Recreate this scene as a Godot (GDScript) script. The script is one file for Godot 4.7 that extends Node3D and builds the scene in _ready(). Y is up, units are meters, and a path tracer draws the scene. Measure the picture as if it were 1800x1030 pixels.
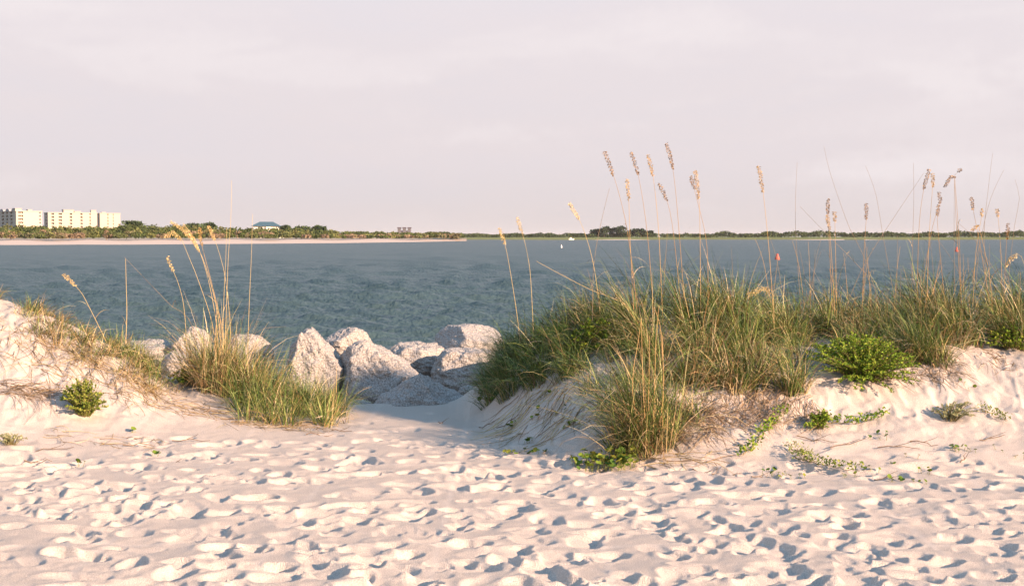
extends Node3D

# ---- the photograph's lens: focal length in photo pixels, horizon row, eye height above the sand
const FOCAL := 2473.0
const EYE := 1.7
const WATER_Y := -1.5
const PITCH := 2.3

var rng := RandomNumberGenerator.new()
var taken := {}
var lumps := FastNoiseLite.new()
var ripple := FastNoiseLite.new()
var patchy := FastNoiseLite.new()

# ------------------------------------------------------------------ small helpers
class Shape:
	var v := PackedVector3Array()
	var n := PackedVector3Array()
	var c := PackedColorArray()
	var i := PackedInt32Array()
	func mesh(m: Material) -> ArrayMesh:
		var a := []
		a.resize(Mesh.ARRAY_MAX)
		a[Mesh.ARRAY_VERTEX] = v
		a[Mesh.ARRAY_NORMAL] = n
		if c.size() == v.size():
			a[Mesh.ARRAY_COLOR] = c
		a[Mesh.ARRAY_INDEX] = i
		var me := ArrayMesh.new()
		me.add_surface_from_arrays(Mesh.PRIMITIVE_TRIANGLES, a)
		me.surface_set_material(0, m)
		return me
	func tri(p: Vector3, q: Vector3, r: Vector3, col: Color) -> void:
		var k := v.size()
		var nn := (r - p).cross(q - p).normalized()
		v.append_array([p, q, r])
		n.append_array([nn, nn, nn])
		c.append_array([col, col, col])
		i.append_array([k, k + 1, k + 2])
	func quad(p: Vector3, q: Vector3, r: Vector3, s: Vector3, col: Color) -> void:
		var k := v.size()
		var nn := (r - p).cross(q - p).normalized()
		v.append_array([p, q, r, s])
		n.append_array([nn, nn, nn, nn])
		c.append_array([col, col, col, col])
		i.append_array([k, k + 1, k + 2, k, k + 2, k + 3])
	func box(lo: Vector3, hi: Vector3, col := Color.WHITE) -> void:
		var a := lo
		var b := Vector3(hi.x, lo.y, lo.z)
		var d := Vector3(lo.x, hi.y, lo.z)
		var e := Vector3(hi.x, hi.y, lo.z)
		var f := Vector3(lo.x, lo.y, hi.z)
		var g := Vector3(hi.x, lo.y, hi.z)
		var h := Vector3(lo.x, hi.y, hi.z)
		var j := hi
		quad(f, h, j, g, col)
		quad(b, e, d, a, col)
		quad(g, j, e, b, col)
		quad(a, d, h, f, col)
		quad(h, d, e, j, col)
		quad(f, g, b, a, col)
	func tube(path: Array, r0: float, r1: float, sides: int, col: Color) -> void:
		var k := v.size()
		var m := path.size()
		for t in m:
			var dir: Vector3 = (path[mini(t + 1, m - 1)] - path[maxi(t - 1, 0)])
			dir = dir.normalized()
			var side := dir.cross(Vector3(0.31, 0.12, 0.94)).normalized()
			var up := side.cross(dir)
			var r := lerpf(r0, r1, float(t) / maxf(1.0, m - 1))
			for s in sides:
				var an := TAU * s / sides
				var o := side * cos(an) + up * sin(an)
				v.append(path[t] + o * r)
				n.append(o)
				c.append(col)
		for t in m - 1:
			for s in sides:
				var s2 := (s + 1) % sides
				var a := k + t * sides + s
				var b := k + t * sides + s2
				i.append_array([a, b, a + sides, b, b + sides, a + sides])

func numbered(called: String) -> String:
	taken[called] = int(taken.get(called, -1)) + 1
	return called if taken[called] == 0 else "%s_%03d" % [called, taken[called]]

func tag(o: Node, label: String, category := "", group := "", kind := "") -> void:
	if label: o.set_meta("label", label)
	if category: o.set_meta("category", category)
	if group: o.set_meta("group", group)
	if kind: o.set_meta("kind", kind)

func thing(called: String, at: Vector3, label: String, category: String, group := "") -> Node3D:
	var o := Node3D.new()
	o.name = numbered(called)
	add_child(o)
	o.position = at
	tag(o, label, category, group)
	return o

func put(called: String, me: Mesh, parent: Node = null, kind := "") -> MeshInstance3D:
	var o := MeshInstance3D.new()
	o.mesh = me
	if parent == null:
		o.name = numbered(called)
		add_child(o)
	else:
		o.name = called
		parent.add_child(o, true)
	if kind: o.set_meta("kind", kind)
	return o

func lin(r: float, g: float, b: float) -> Color:
	return Color(r, g, b).linear_to_srgb()

func plain(r: float, g: float, b: float, rough := 0.85, spec := 0.3) -> StandardMaterial3D:
	var m := StandardMaterial3D.new()
	m.albedo_color = lin(r, g, b)
	m.roughness = rough
	m.metallic_specular = spec
	return m

func tinted(rough := 0.75, spec := 0.3, back := 0.0) -> StandardMaterial3D:
	var m := StandardMaterial3D.new()
	m.vertex_color_use_as_albedo = true
	m.roughness = rough
	m.metallic_specular = spec
	m.cull_mode = BaseMaterial3D.CULL_DISABLED
	if back > 0.0:
		m.backlight_enabled = true
		m.backlight = Color(back, back, back)
	return m

func noise_tex(freq: float, octaves: int, seed: int, lo: Color, hi: Color, size := 512, normal := 0.0, mid := 0.5, spread := 0.5) -> NoiseTexture2D:
	var f := FastNoiseLite.new()
	f.seed = seed
	f.frequency = freq
	f.noise_type = FastNoiseLite.TYPE_SIMPLEX_SMOOTH
	f.fractal_octaves = octaves
	var t := NoiseTexture2D.new()
	t.width = size
	t.height = size
	t.seamless = true
	t.noise = f
	if normal > 0.0:
		t.as_normal_map = true
		t.bump_strength = normal
	else:
		var g := Gradient.new()
		g.offsets = PackedFloat32Array([maxf(0.0, mid - spread), minf(1.0, mid + spread)])
		g.colors = PackedColorArray([lo, hi])
		t.color_ramp = g
	return t

# the place that lies `depth` metres ahead and shows at photo pixel (px, py)
func at(px: float, py: float, depth: float) -> Vector3:
	var p := deg_to_rad(PITCH)
	var u := (px - 900.0) / FOCAL
	var w := (515.0 - py) / FOCAL
	var fwd := cos(p) + w * sin(p)
	var up := -sin(p) + w * cos(p)
	return Vector3(u / fwd * depth, EYE + up / fwd * depth, -depth)

func ax(px: float, depth: float) -> float:
	return (px - 900.0) / FOCAL * depth

# ------------------------------------------------------------------ the lie of the sand
const PROFILE := {
	-600: [[9.0, 0.0], [10.5, 0.4], [11.6, 1.0], [12.8, 1.35], [14.5, 1.2], [16.0, 0.6], [18.0, -0.5], [21.0, -1.7]],
	-250: [[9.8, 0.0], [10.8, 0.2], [11.8, 0.75], [12.9, 1.2], [14.2, 1.15], [16.0, 0.5], [18.0, -0.5], [21.0, -1.7]],
	0: [[10.4, 0.0], [11.2, 0.1], [11.8, 0.36], [12.6, 0.78], [13.4, 1.09], [14.2, 1.03], [15.5, 0.6], [17.0, -0.3], [20.5, -1.7]],
	100: [[10.6, 0.0], [11.3, 0.08], [12.0, 0.36], [12.7, 0.70], [13.3, 0.92], [14.0, 0.83], [15.5, 0.35], [17.0, -0.4], [20.5, -1.7]],
	200: [[10.8, 0.0], [11.5, 0.07], [12.2, 0.30], [12.8, 0.53], [13.3, 0.64], [14.0, 0.52], [15.3, 0.15], [17.0, -0.5], [20.5, -1.7]],
	300: [[11.1, 0.0], [12.0, 0.09], [12.6, 0.22], [13.2, 0.33], [14.0, 0.27], [15.0, 0.05], [17.0, -0.6], [20.0, -1.7]],
	400: [[11.4, 0.0], [12.3, 0.08], [13.0, 0.22], [13.5, 0.25], [14.3, 0.13], [15.2, -0.05], [17.0, -0.7], [20.0, -1.7]],
	500: [[11.6, 0.0], [12.5, 0.05], [13.2, 0.12], [14.0, 0.08], [15.0, -0.08], [17.0, -0.8], [20.0, -1.7]],
	600: [[11.6, 0.0], [13.0, 0.02], [14.2, 0.0], [15.0, -0.12], [17.0, -0.9], [20.0, -1.7]],
	800: [[11.6, 0.0], [13.0, 0.01], [14.3, 0.02], [15.0, -0.12], [17.0, -0.9], [20.0, -1.7]],
	850: [[11.6, 0.0], [12.6, 0.03], [13.3, 0.14], [14.2, 0.25], [15.2, 0.1], [17.0, -0.7], [20.0, -1.7]],
	900: [[11.4, 0.0], [11.9, 0.06], [12.8, 0.40], [13.6, 0.58], [14.6, 0.45], [16.2, -0.2], [18.0, -1.1], [20.0, -1.7]],
	950: [[10.9, 0.0], [11.3, 0.06], [12.0, 0.33], [12.8, 0.62], [13.6, 0.75], [14.8, 0.6], [16.6, -0.2], [19.0, -1.2], [21.0, -1.7]],
	1000: [[10.5, 0.0], [10.9, 0.06], [11.6, 0.37], [12.4, 0.69], [13.2, 0.84], [14.6, 0.75], [16.6, -0.1], [19.0, -1.1], [21.0, -1.7]],
	1060: [[10.3, 0.0], [10.6, 0.06], [11.3, 0.38], [12.0, 0.70], [12.8, 0.88], [14.6, 0.82], [17.0, -0.1], [21.0, -1.7]],
	1130: [[10.2, 0.0], [10.5, 0.06], [11.1, 0.34], [11.8, 0.69], [12.6, 0.89], [14.6, 0.86], [17.0, 0.0], [21.0, -1.7]],
	1250: [[10.1, 0.0], [10.45, 0.08], [10.9, 0.28], [11.3, 0.48], [11.9, 0.73], [12.6, 0.87], [14.6, 0.88], [17.0, 0.1], [21.5, -1.7]],
	1400: [[10.0, 0.0], [10.4, 0.08], [10.9, 0.25], [11.3, 0.45], [12.0, 0.69], [12.8, 0.83], [14.6, 0.88], [17.0, 0.1], [21.5, -1.7]],
	1550: [[10.0, 0.0], [10.5, 0.10], [11.0, 0.26], [11.5, 0.48], [12.2, 0.73], [13.0, 0.82], [15.0, 0.88], [17.5, 0.1], [22.0, -1.7]],
	1650: [[10.0, 0.0], [10.6, 0.12], [11.2, 0.31], [11.8, 0.56], [12.4, 0.77], [13.0, 0.85], [15.0, 0.90], [17.5, 0.1], [22.0, -1.7]],
	1800: [[10.0, 0.0], [10.6, 0.13], [11.3, 0.33], [12.0, 0.61], [12.7, 0.78], [13.4, 0.88], [15.0, 0.92], [17.5, 0.1], [22.0, -1.7]],
	2300: [[10.0, 0.0], [10.6, 0.13], [11.3, 0.33], [12.0, 0.61], [12.7, 0.80], [13.4, 0.95], [15.0, 1.0], [17.5, 0.2], [22.0, -1.7]],
}
const GU0 := -0.70
const GU := 0.005
const GUN := 300
const GD0 := 4.0
const GD := 0.06
const GDN := 350
var lie := PackedFloat32Array()

func survey() -> void:
	var keys := PROFILE.keys()
	lie.resize(GUN * GDN)
	for a in GUN:
		var px := 900.0 + (GU0 + a * GU) * FOCAL
		var k := 0
		while k < keys.size() - 2 and px > keys[k + 1]:
			k += 1
		var t := clampf((px - keys[k]) / float(keys[k + 1] - keys[k]), 0.0, 1.0)
		t = lerpf(t, t * t * (3.0 - 2.0 * t), 0.5)
		for b in GDN:
			var d := GD0 + b * GD
			lie[a * GDN + b] = lerpf(run(PROFILE[keys[k]], d), run(PROFILE[keys[k + 1]], d), t)
	for pass_ in 3:
		var was := lie.duplicate()
		for a in range(1, GUN - 1):
			for b in range(1, GDN - 1):
				var o := a * GDN + b
				lie[o] = was[o] * 0.34 + (was[o - 1] + was[o + 1]) * 0.17 + (was[o - GDN] + was[o + GDN]) * 0.16

func run(pts: Array, d: float) -> float:
	if d <= pts[0][0]: return pts[0][1]
	for k in pts.size() - 1:
		if d <= pts[k + 1][0]:
			return lerpf(pts[k][1], pts[k + 1][1], (d - pts[k][0]) / (pts[k + 1][0] - pts[k][0]))
	return pts[-1][1]

func base_y(x: float, d: float) -> float:
	var dd := clampf(d, GD0, GD0 + (GDN - 1.01) * GD)
	var fa := clampf((x / maxf(dd, 1.0) - GU0) / GU, 0.0, GUN - 1.01)
	var fb := (dd - GD0) / GD
	var a := int(fa)
	var b := int(fb)
	var ta := fa - a
	var tb := fb - b
	var o := a * GDN + b
	return lerpf(lerpf(lie[o], lie[o + GDN], ta), lerpf(lie[o + 1], lie[o + GDN + 1], ta), tb)

# sand height with its lumps, without footprints
func sand_y(x: float, d: float) -> float:
	var y := base_y(x, d)
	var w := clampf(absf(y) * 5.0, 0.25, 1.0)
	var cut := clampf((y - 0.12) * 6.0, 0.0, 1.0)      # gullies and small ledges in the dune faces
	return y + lumps.get_noise_2d(x, d) * 0.04 * w + ripple.get_noise_2d(x, d) * 0.010 * w + (0.008 - absf(patchy.get_noise_2d(x * 3.1, d * 1.6)) * 0.045) * cut

# trodden sand: prints pressed one over another, then let slump to the angle of rest
const FX0 := -5.4
const FD0 := 4.4
const FC := 0.015
const FXN := 720
const FDN := 640
var trod := PackedFloat32Array()

func tread() -> void:
	trod.resize(FXN * FDN)
	var soft := FastNoiseLite.new()
	soft.seed = 5
	soft.frequency = 1.0
	soft.fractal_octaves = 3
	for a in FXN:
		for b in FDN:
			trod[a * FDN + b] = soft.get_noise_2d((FX0 + a * FC) * 1.5, (FD0 + b * FC) * 1.1) * 0.014 + soft.get_noise_2d(a * 0.16, b * 0.16) * 0.006 * (0.5 + soft.get_noise_2d(b * 0.012 + 40.0, a * 0.012) * 1.5)
	var r := RandomNumberGenerator.new()
	r.seed = 77
	for k in 2100:
		var d := r.randf_range(4.6, 13.6)
		var x := d * r.randf_range(-0.44, 0.44)
		var px := 900.0 + x / d * FOCAL
		if d > 11.6 and (px < 560 or px > 860 or r.randf() < 0.6): continue
		var hill := base_y(x, d)
		if hill > 0.14: continue
		if hill > 0.05 and r.randf() < 0.6: continue
		var an := r.randf_range(-0.6, 0.6) + (PI / 2.0 if r.randf() < 0.35 else 0.0) + 0.5
		var la := r.randf_range(0.05, 0.115)
		var lb := la * r.randf_range(0.55, 0.9)
		var deep := r.randf_range(0.018, 0.062) * (1.0 if px < 1500 else 0.8)
		var rim := deep * r.randf_range(0.05, 0.20)
		var ca := cos(an)
		var sa := sin(an)
		var reach := la * 3.0
		var a0 := maxi(0, int((x - reach - FX0) / FC))
		var a1 := mini(FXN - 1, int((x + reach - FX0) / FC))
		var b0 := maxi(0, int((d - reach - FD0) / FC))
		var b1 := mini(FDN - 1, int((d + reach - FD0) / FC))
		var sun_skew := r.randf_range(0.35, 0.85)
		var face := 0.66 + r.randf_range(-0.9, 0.9)      # pit shaped deepest towards the sun, so shade gathers under that wall
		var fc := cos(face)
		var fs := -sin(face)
		for a in range(a0, a1 + 1):
			var dx := FX0 + a * FC - x
			for b in range(b0, b1 + 1):
				var dd := FD0 + b * FC - d
				var ahead := minf(0.0, dx * fc + dd * fs) * 0.42  # stretched away from the sun, so the sun-facing slope catches less light
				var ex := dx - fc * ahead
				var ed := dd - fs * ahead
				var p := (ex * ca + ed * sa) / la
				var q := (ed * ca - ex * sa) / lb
				var e := sqrt(p * p + q * q)
				if e > 2.0: continue
				e *= 1.0 + 0.22 * soft.get_noise_2d(dx * 5.0 + k, dd * 5.0)
				var o := a * FDN + b
				if e < 1.15:
					var w := clampf((1.12 - e) / 0.30, 0.0, 1.0)
					var floor_ := -deep * (1.0 - e * e * e * e * 0.35) * maxf(0.0, 0.72 + sun_skew * (ex * fc + ed * fs) / lb * 0.75)
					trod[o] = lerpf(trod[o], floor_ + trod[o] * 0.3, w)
				var ring := (e - 1.28) / 0.26
				trod[o] += rim * exp(-ring * ring)
	var most := FC * 1.25
	for pass_ in 3:
		for a in range(1, FXN - 1):
			for b in range(1, FDN - 1):
				var o := a * FDN + b
				var h := trod[o]
				var s := h - trod[o + 1]
				if s > most:
					s = (s - most) * 0.45
					trod[o] -= s
					trod[o + 1] += s
				elif s < -most:
					s = (-s - most) * 0.45
					trod[o] += s
					trod[o + 1] -= s
				s = h - trod[o + FDN]
				if s > most:
					s = (s - most) * 0.45
					trod[o] -= s
					trod[o + FDN] += s
				elif s < -most:
					s = (-s - most) * 0.45
					trod[o] += s
					trod[o + FDN] -= s

func trod_y(x: float, d: float) -> float:
	var fa := (x - FX0) / FC
	var fb := (d - FD0) / FC
	if fa < 1.0 or fb < 1.0 or fa > FXN - 2.01 or fb > FDN - 2.01: return 0.0
	var a := int(fa)
	var b := int(fb)
	var ta := fa - a
	var tb := fb - b
	var o := a * FDN + b
	return lerpf(lerpf(trod[o], trod[o + FDN], ta), lerpf(trod[o + 1], trod[o + FDN + 1], ta), tb)

# a sheet over columns u (x = u * depth) and rows of depth
func sheet(us: PackedFloat32Array, ds: PackedFloat32Array, height: Callable) -> Shape:
	var s := Shape.new()
	var nu := us.size()
	var nd := ds.size()
	s.v.resize(nu * nd)
	s.n.resize(nu * nd)
	s.i.resize((nu - 1) * (nd - 1) * 6)
	for b in nd:
		var d := ds[b]
		for a in nu:
			var x := us[a] * d
			s.v[b * nu + a] = Vector3(x, height.call(x, d), -d)
	for b in nd:
		for a in nu:
			var o := b * nu + a
			var e := s.v[o + (1 if a < nu - 1 else 0)] - s.v[o - (1 if a > 0 else 0)]
			var f := s.v[o + (nu if b < nd - 1 else 0)] - s.v[o - (nu if b > 0 else 0)]
			s.n[o] = e.cross(f).normalized()
	var k := 0
	for b in nd - 1:
		for a in nu - 1:
			var o := b * nu + a
			s.i[k] = o
			s.i[k + 1] = o + nu
			s.i[k + 2] = o + 1
			s.i[k + 3] = o + 1
			s.i[k + 4] = o + nu
			s.i[k + 5] = o + nu + 1
			k += 6
	return s

func spread(marks: Array) -> PackedFloat32Array:      # [start, step, end], [.., step, end] ...
	var out := PackedFloat32Array()
	var p: float = marks[0]
	out.append(p)
	for m in range(1, marks.size(), 2):
		var step: float = marks[m]
		var end: float = marks[m + 1]
		var n := maxi(1, int(round((end - p) / step)))
		for k in n:
			out.append(p + (end - p) * (k + 1) / n)
		p = end
	return out

func ground_h(x: float, d: float) -> float:
	var y := sand_y(x, d)
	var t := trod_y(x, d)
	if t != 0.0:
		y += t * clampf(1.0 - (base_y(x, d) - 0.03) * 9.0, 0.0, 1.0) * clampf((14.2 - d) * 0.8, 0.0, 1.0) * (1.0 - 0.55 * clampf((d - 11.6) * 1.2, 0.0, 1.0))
	return y

# ------------------------------------------------------------------ the swell
var swell := []
func wave_h(x: float, d: float) -> float:
	if d > 900.0: return WATER_Y
	var gap := maxf(0.2, d * d / 4502.0 * 0.3)
	var y := WATER_Y
	for w in swell:
		var keep := clampf(w.len / gap - 0.8, 0.0, 1.0)
		if keep > 0.0:
			var s := absf(sin(0.5 * (x * w.kx + d * w.kd + w.ph + 0.9 * sin(x * w.kd * 0.21 + w.ph))))
			y += w.amp * keep * (1.2 - 2.0 * s)
	return y

# ------------------------------------------------------------------ plants
func blade(s: Shape, p: Vector3, azim: float, lean: float, length: float, width: float, droop: float, col: Color, seg := 5) -> void:
	var out := Vector3(cos(azim), 0.0, sin(azim))
	var side := Vector3(-out.z, 0.0, out.x).rotated(out, rng.randf_range(-0.7, 0.7))
	var k := s.v.size()
	var th := lean
	var q := p
	var kink := rng.randi_range(1, seg - 1) if rng.randf() < 0.12 else -1
	for t in seg + 1:
		var f := float(t) / seg
		var dir := out * sin(th) + Vector3.UP * cos(th)
		var w := width * 0.5 * (1.0 - 0.85 * f * f)
		var nn := side.cross(dir).normalized()
		s.v.append(q - side * w)
		s.v.append(q + side * w)
		s.n.append(nn)
		s.n.append(nn)
		s.c.append(col)
		s.c.append(col)
		q += dir * (length / seg)
		th += droop / seg * (0.5 + f)
		if t == kink: th += 1.1
	for t in seg:
		var a := k + t * 2
		s.i.append_array([a, a + 2, a + 1, a + 1, a + 2, a + 3])

const GREEN := [Color(0.05, 0.085, 0.02), Color(0.09, 0.14, 0.03), Color(0.17, 0.21, 0.05), Color(0.04, 0.075, 0.022), Color(0.26, 0.28, 0.10), Color(0.075, 0.12, 0.025)]
const STRAW := [Color(0.44, 0.32, 0.16), Color(0.30, 0.20, 0.09), Color(0.56, 0.44, 0.26), Color(0.20, 0.125, 0.06), Color(0.40, 0.32, 0.16), Color(0.15, 0.10, 0.055)]
const ROOT := [Color(0.20, 0.14, 0.09), Color(0.27, 0.19, 0.12), Color(0.15, 0.105, 0.07), Color(0.33, 0.25, 0.16)]
var grass_mat: StandardMaterial3D
var dry_mat: StandardMaterial3D

func shade_of(set_: Array) -> Color:
	var c: Color = set_[rng.randi() % set_.size()]
	var k := rng.randf_range(0.75, 1.25)
	return Color(c.r * k * rng.randf_range(0.93, 1.07), c.g * k, c.b * k * rng.randf_range(0.9, 1.1))

# a tuft of dune grass: x, depth on the sand; blade length; spread of its root; number of blades; share of dry blades;
# wind = which way its blades blow, wide = how far they splay, limp = how far they bow (none of these touches colour)
func tuft(x: float, d: float, length: float, root: float, count: int, dry: float, label: String, group: String, wind := 0.0, wide := 1.0, limp := 1.0) -> Node3D:
	var o := Vector3(x, sand_y(x, d) - 0.02, -d)
	var t := thing("grass_tuft", o, label, "grass tuft", group)
	var g := Shape.new()
	var s := Shape.new()
	var tone := rng.randf_range(0.8, 1.25)
	var share := clampf(dry + rng.randf_range(-0.22, 0.26), 0.05, 0.9)
	for k in int(count * 0.8):
		var an := rng.randf() * TAU
		var r := root * sqrt(rng.randf())
		var bx := cos(an) * r
		var bz := sin(an) * r
		var by := sand_y(x + bx, d - bz) - 0.02 - o.y
		var az := an + rng.randf_range(-0.9, 0.9)
		var lean := rng.randf_range(0.02, 0.5) * wide + r / root * 0.2
		var is_dry := rng.randf() < share
		var l := length * (rng.randf_range(0.35, 1.05) if rng.randf() < 0.9 else rng.randf_range(1.05, 1.35))
		var droop := (pow(rng.randf(), 1.3) * 2.4 + 0.1) * limp
		if is_dry and rng.randf() < 0.3:
			droop += rng.randf_range(0.5, 1.6)
			lean += 0.25
		var w := rng.randf_range(0.0034, 0.0064) * (1.5 if rng.randf() < 0.1 else 1.0)
		if wind != 0.0 and rng.randf() < 0.5:
			az = PI + rng.randf_range(-0.9, 0.9) if wind > 0.0 else rng.randf_range(-0.9, 0.9)
		blade(s if is_dry else g, Vector3(bx, by, bz), az, lean, l, w, droop, shade_of(STRAW if is_dry else GREEN) * tone)
	if g.v.size() > 0: put("green_blades", g.mesh(grass_mat), t, "stuff")
	if s.v.size() > 0: put("dry_blades", s.mesh(dry_mat), t, "stuff")
	return t

func bend(path: Array, n: int) -> Array:
	var c := Curve3D.new()
	for k in path.size():
		var tan: Vector3 = (path[mini(k + 1, path.size() - 1)] - path[maxi(k - 1, 0)]) / 6.0
		c.add_point(path[k], -tan, tan)
	var out := []
	var whole := c.get_baked_length()
	for k in n + 1:
		out.append(c.sample_baked(whole * k / n, true))
	return out

func spikelet(s: Shape, p: Vector3, dir: Vector3, l: float, w: float, col: Color) -> void:
	var side := dir.cross(Vector3(rng.randf_range(-1, 1), rng.randf_range(-0.4, 0.4), rng.randf_range(-1, 1))).normalized()
	var up := side.cross(dir).normalized() * w * 0.35
	var m := p + dir * l * 0.42
	var e := p + dir * l
	s.tri(p, m - side * w * 0.5, m + up, col)
	s.tri(p, m + up, m + side * w * 0.5, col)
	s.tri(m - side * w * 0.5, e, m + up, col)
	s.tri(m + up, e, m + side * w * 0.5, col)
	s.tri(p, m + side * w * 0.5, e, col)
	s.tri(p, e, m - side * w * 0.5, col)

# a sea oat: photo pixels of its line from the tip down, depth, share of the line that bears seed (0 = bare)
func sea_oat(line: Array, depth: float, seeded: float, tone: int, label: String, group: String, drop := 0.0, thick := 0.0032) -> void:
	var pts := []
	for q in line:
		pts.append(at(q[0], q[1], depth))
	var low: Vector3 = pts[-1]
	var gy := sand_y(low.x, depth) - 0.03
	if low.y > gy + 0.05:
		var lean: Vector3 = (low - pts[-2]) * 0.25
		var gx := low.x + clampf(lean.x, -0.08, 0.08)
		pts.append(Vector3(gx, sand_y(gx, depth) - 0.03, -depth + rng.randf_range(-0.03, 0.03)))
	for k in pts.size() - 1:
		pts[k].z += 0.10 * sin(float(line[0][0])) * (1.0 - float(k) / (pts.size() - 1))
	var o: Vector3 = pts[-1]
	var t := thing("sea_oat_stalk", o, label, "sea oat", group)
	for k in pts.size():
		pts[k] -= o
	var path := bend(pts, 16)
	path.reverse()
	var s := Shape.new()
	var stem_col: Color = [Color(0.40, 0.26, 0.11), Color(0.30, 0.19, 0.09), Color(0.44, 0.33, 0.16), Color(0.22, 0.17, 0.12)][tone]
	s.tube(path, thick, thick * 0.4, 5, stem_col)
	put("stem", s.mesh(dry_mat), t)
	# one or two curled dead leaves on the stem
	for k in (2 if seeded > 0.0 else 1):
		var p: Vector3 = path[rng.randi_range(2, 9)]
		var lf := Shape.new()
		blade(lf, p, rng.randf() * TAU, rng.randf_range(0.3, 0.9), rng.randf_range(0.12, 0.3), 0.005, rng.randf_range(0.8, 2.6), shade_of(STRAW), 7)
		put("leaf", lf.mesh(dry_mat), t)
	if seeded <= 0.0: return
	var h := Shape.new()
	var cols: Array = [[Color(0.38, 0.24, 0.085), Color(0.24, 0.14, 0.05), Color(0.46, 0.31, 0.12)], [Color(0.18, 0.10, 0.045), Color(0.11, 0.065, 0.035), Color(0.32, 0.19, 0.07)], [Color(0.50, 0.37, 0.16), Color(0.38, 0.26, 0.10), Color(0.58, 0.46, 0.24)]][mini(tone, 2)]
	var whole := 0.0
	for k in path.size() - 1: whole += path[k].distance_to(path[k + 1])
	var length: float = seeded * 1.0
	var n := int(length / 0.0015) + 10
	for k in n:
		var f := (k + rng.randf()) / n                      # 0 at the tip
		var want := whole - length * f
		var run_ := 0.0
		var p: Vector3 = path[-1]
		var dir := Vector3.UP
		for j in path.size() - 1:
			var step: float = path[j].distance_to(path[j + 1])
			if run_ + step >= want:
				dir = (path[j + 1] - path[j]).normalized()
				p = path[j] + dir * (want - run_)
				break
			run_ += step
		var an := rng.randf() * TAU
		var out := dir.cross(Vector3(cos(an), 0.2, sin(an))).normalized()
		var girth := 0.010 * sin(PI * clampf(f * 0.75 + 0.22, 0.0, 1.0))
		var hang := Vector3(0, -1, 0) * rng.randf_range(0.1, 0.8) + out * 0.7 + dir * 0.25 + Vector3(0, -drop, 0)
		var q := p + out * girth * rng.randf_range(0.2, 1.0) + Vector3(0, -drop * 0.03 * rng.randf(), 0)
		spikelet(h, q, hang.normalized(), rng.randf_range(0.012, 0.021), rng.randf_range(0.005, 0.0072), cols[rng.randi() % cols.size()] * rng.randf_range(0.85, 1.15))
	put("seed_head", h.mesh(dry_mat), t)

func leaf(s: Shape, p: Vector3, dir: Vector3, l: float, w: float, col: Color) -> void:
	var side := dir.cross(Vector3.UP)
	if side.length() < 0.05: side = Vector3.RIGHT
	side = side.normalized().rotated(dir.normalized(), rng.randf_range(-0.9, 0.9))
	var nn := side.cross(dir).normalized()
	var m := p + dir * l * 0.55
	var e := p + dir * l
	var fold := nn * w * 0.22
	s.tri(p, m - side * w * 0.5 + fold, e, col)
	s.tri(p, e, m + side * w * 0.5 + fold, col)

var leaf_mat: StandardMaterial3D
var stem_mat: StandardMaterial3D

# a leafy shrub: many stems from one root, leaves along each
func shrub(called: String, x: float, d: float, reach: Vector3, stems: int, leaves: int, size: float, tones: Array, label: String, category: String, lean := Vector3.ZERO) -> void:
	var o := Vector3(x, sand_y(x, d) - 0.01, -d)
	var t := thing(called, o, label, category)
	var st := Shape.new()
	var lv := Shape.new()
	for k in stems:
		var an := rng.randf() * TAU
		var rr := pow(rng.randf(), 0.6)
		var top := Vector3(cos(an) * reach.x * rr, reach.y * sqrt(maxf(0.05, 1.0 - rr * rr * 0.9)) * rng.randf_range(0.65, 1.1), sin(an) * reach.z * rr) + lean * rng.randf_range(0.5, 1.0)
		var gy := sand_y(x + top.x, d - top.z) - o.y
		top.y = maxf(top.y, 0.04) + gy * rr
		var from := Vector3(top.x * 0.3, 0.0, top.z * 0.3)
		from.y = sand_y(x + from.x, d - from.z) - o.y
		var mid := from.lerp(top, 0.5) + Vector3(0, 0.03, 0)
		var path := bend([from, mid, top], 6)
		st.tube(path, 0.003, 0.0015, 3, Color(0.16, 0.13, 0.06))
		var bright := rng.randf_range(0.8, 1.2)
		for j in leaves:
			var f := pow(rng.randf(), 0.6)
			var p: Vector3 = path[clampi(int(f * 6.0), 0, 5)].lerp(path[clampi(int(f * 6.0) + 1, 0, 6)], fposmod(f * 6.0, 1.0))
			var dir := Vector3(rng.randf_range(-1, 1), rng.randf_range(-0.1, 1.1), rng.randf_range(-1, 1)).normalized()
			var c: Color = tones[rng.randi() % tones.size()] * bright * rng.randf_range(0.85, 1.15)
			leaf(lv, p, dir, size * rng.randf_range(0.6, 1.25), size * rng.randf_range(0.4, 0.65), c)
	put("stems", st.mesh(stem_mat), t, "stuff")
	put("foliage", lv.mesh(leaf_mat), t, "stuff")

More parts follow.
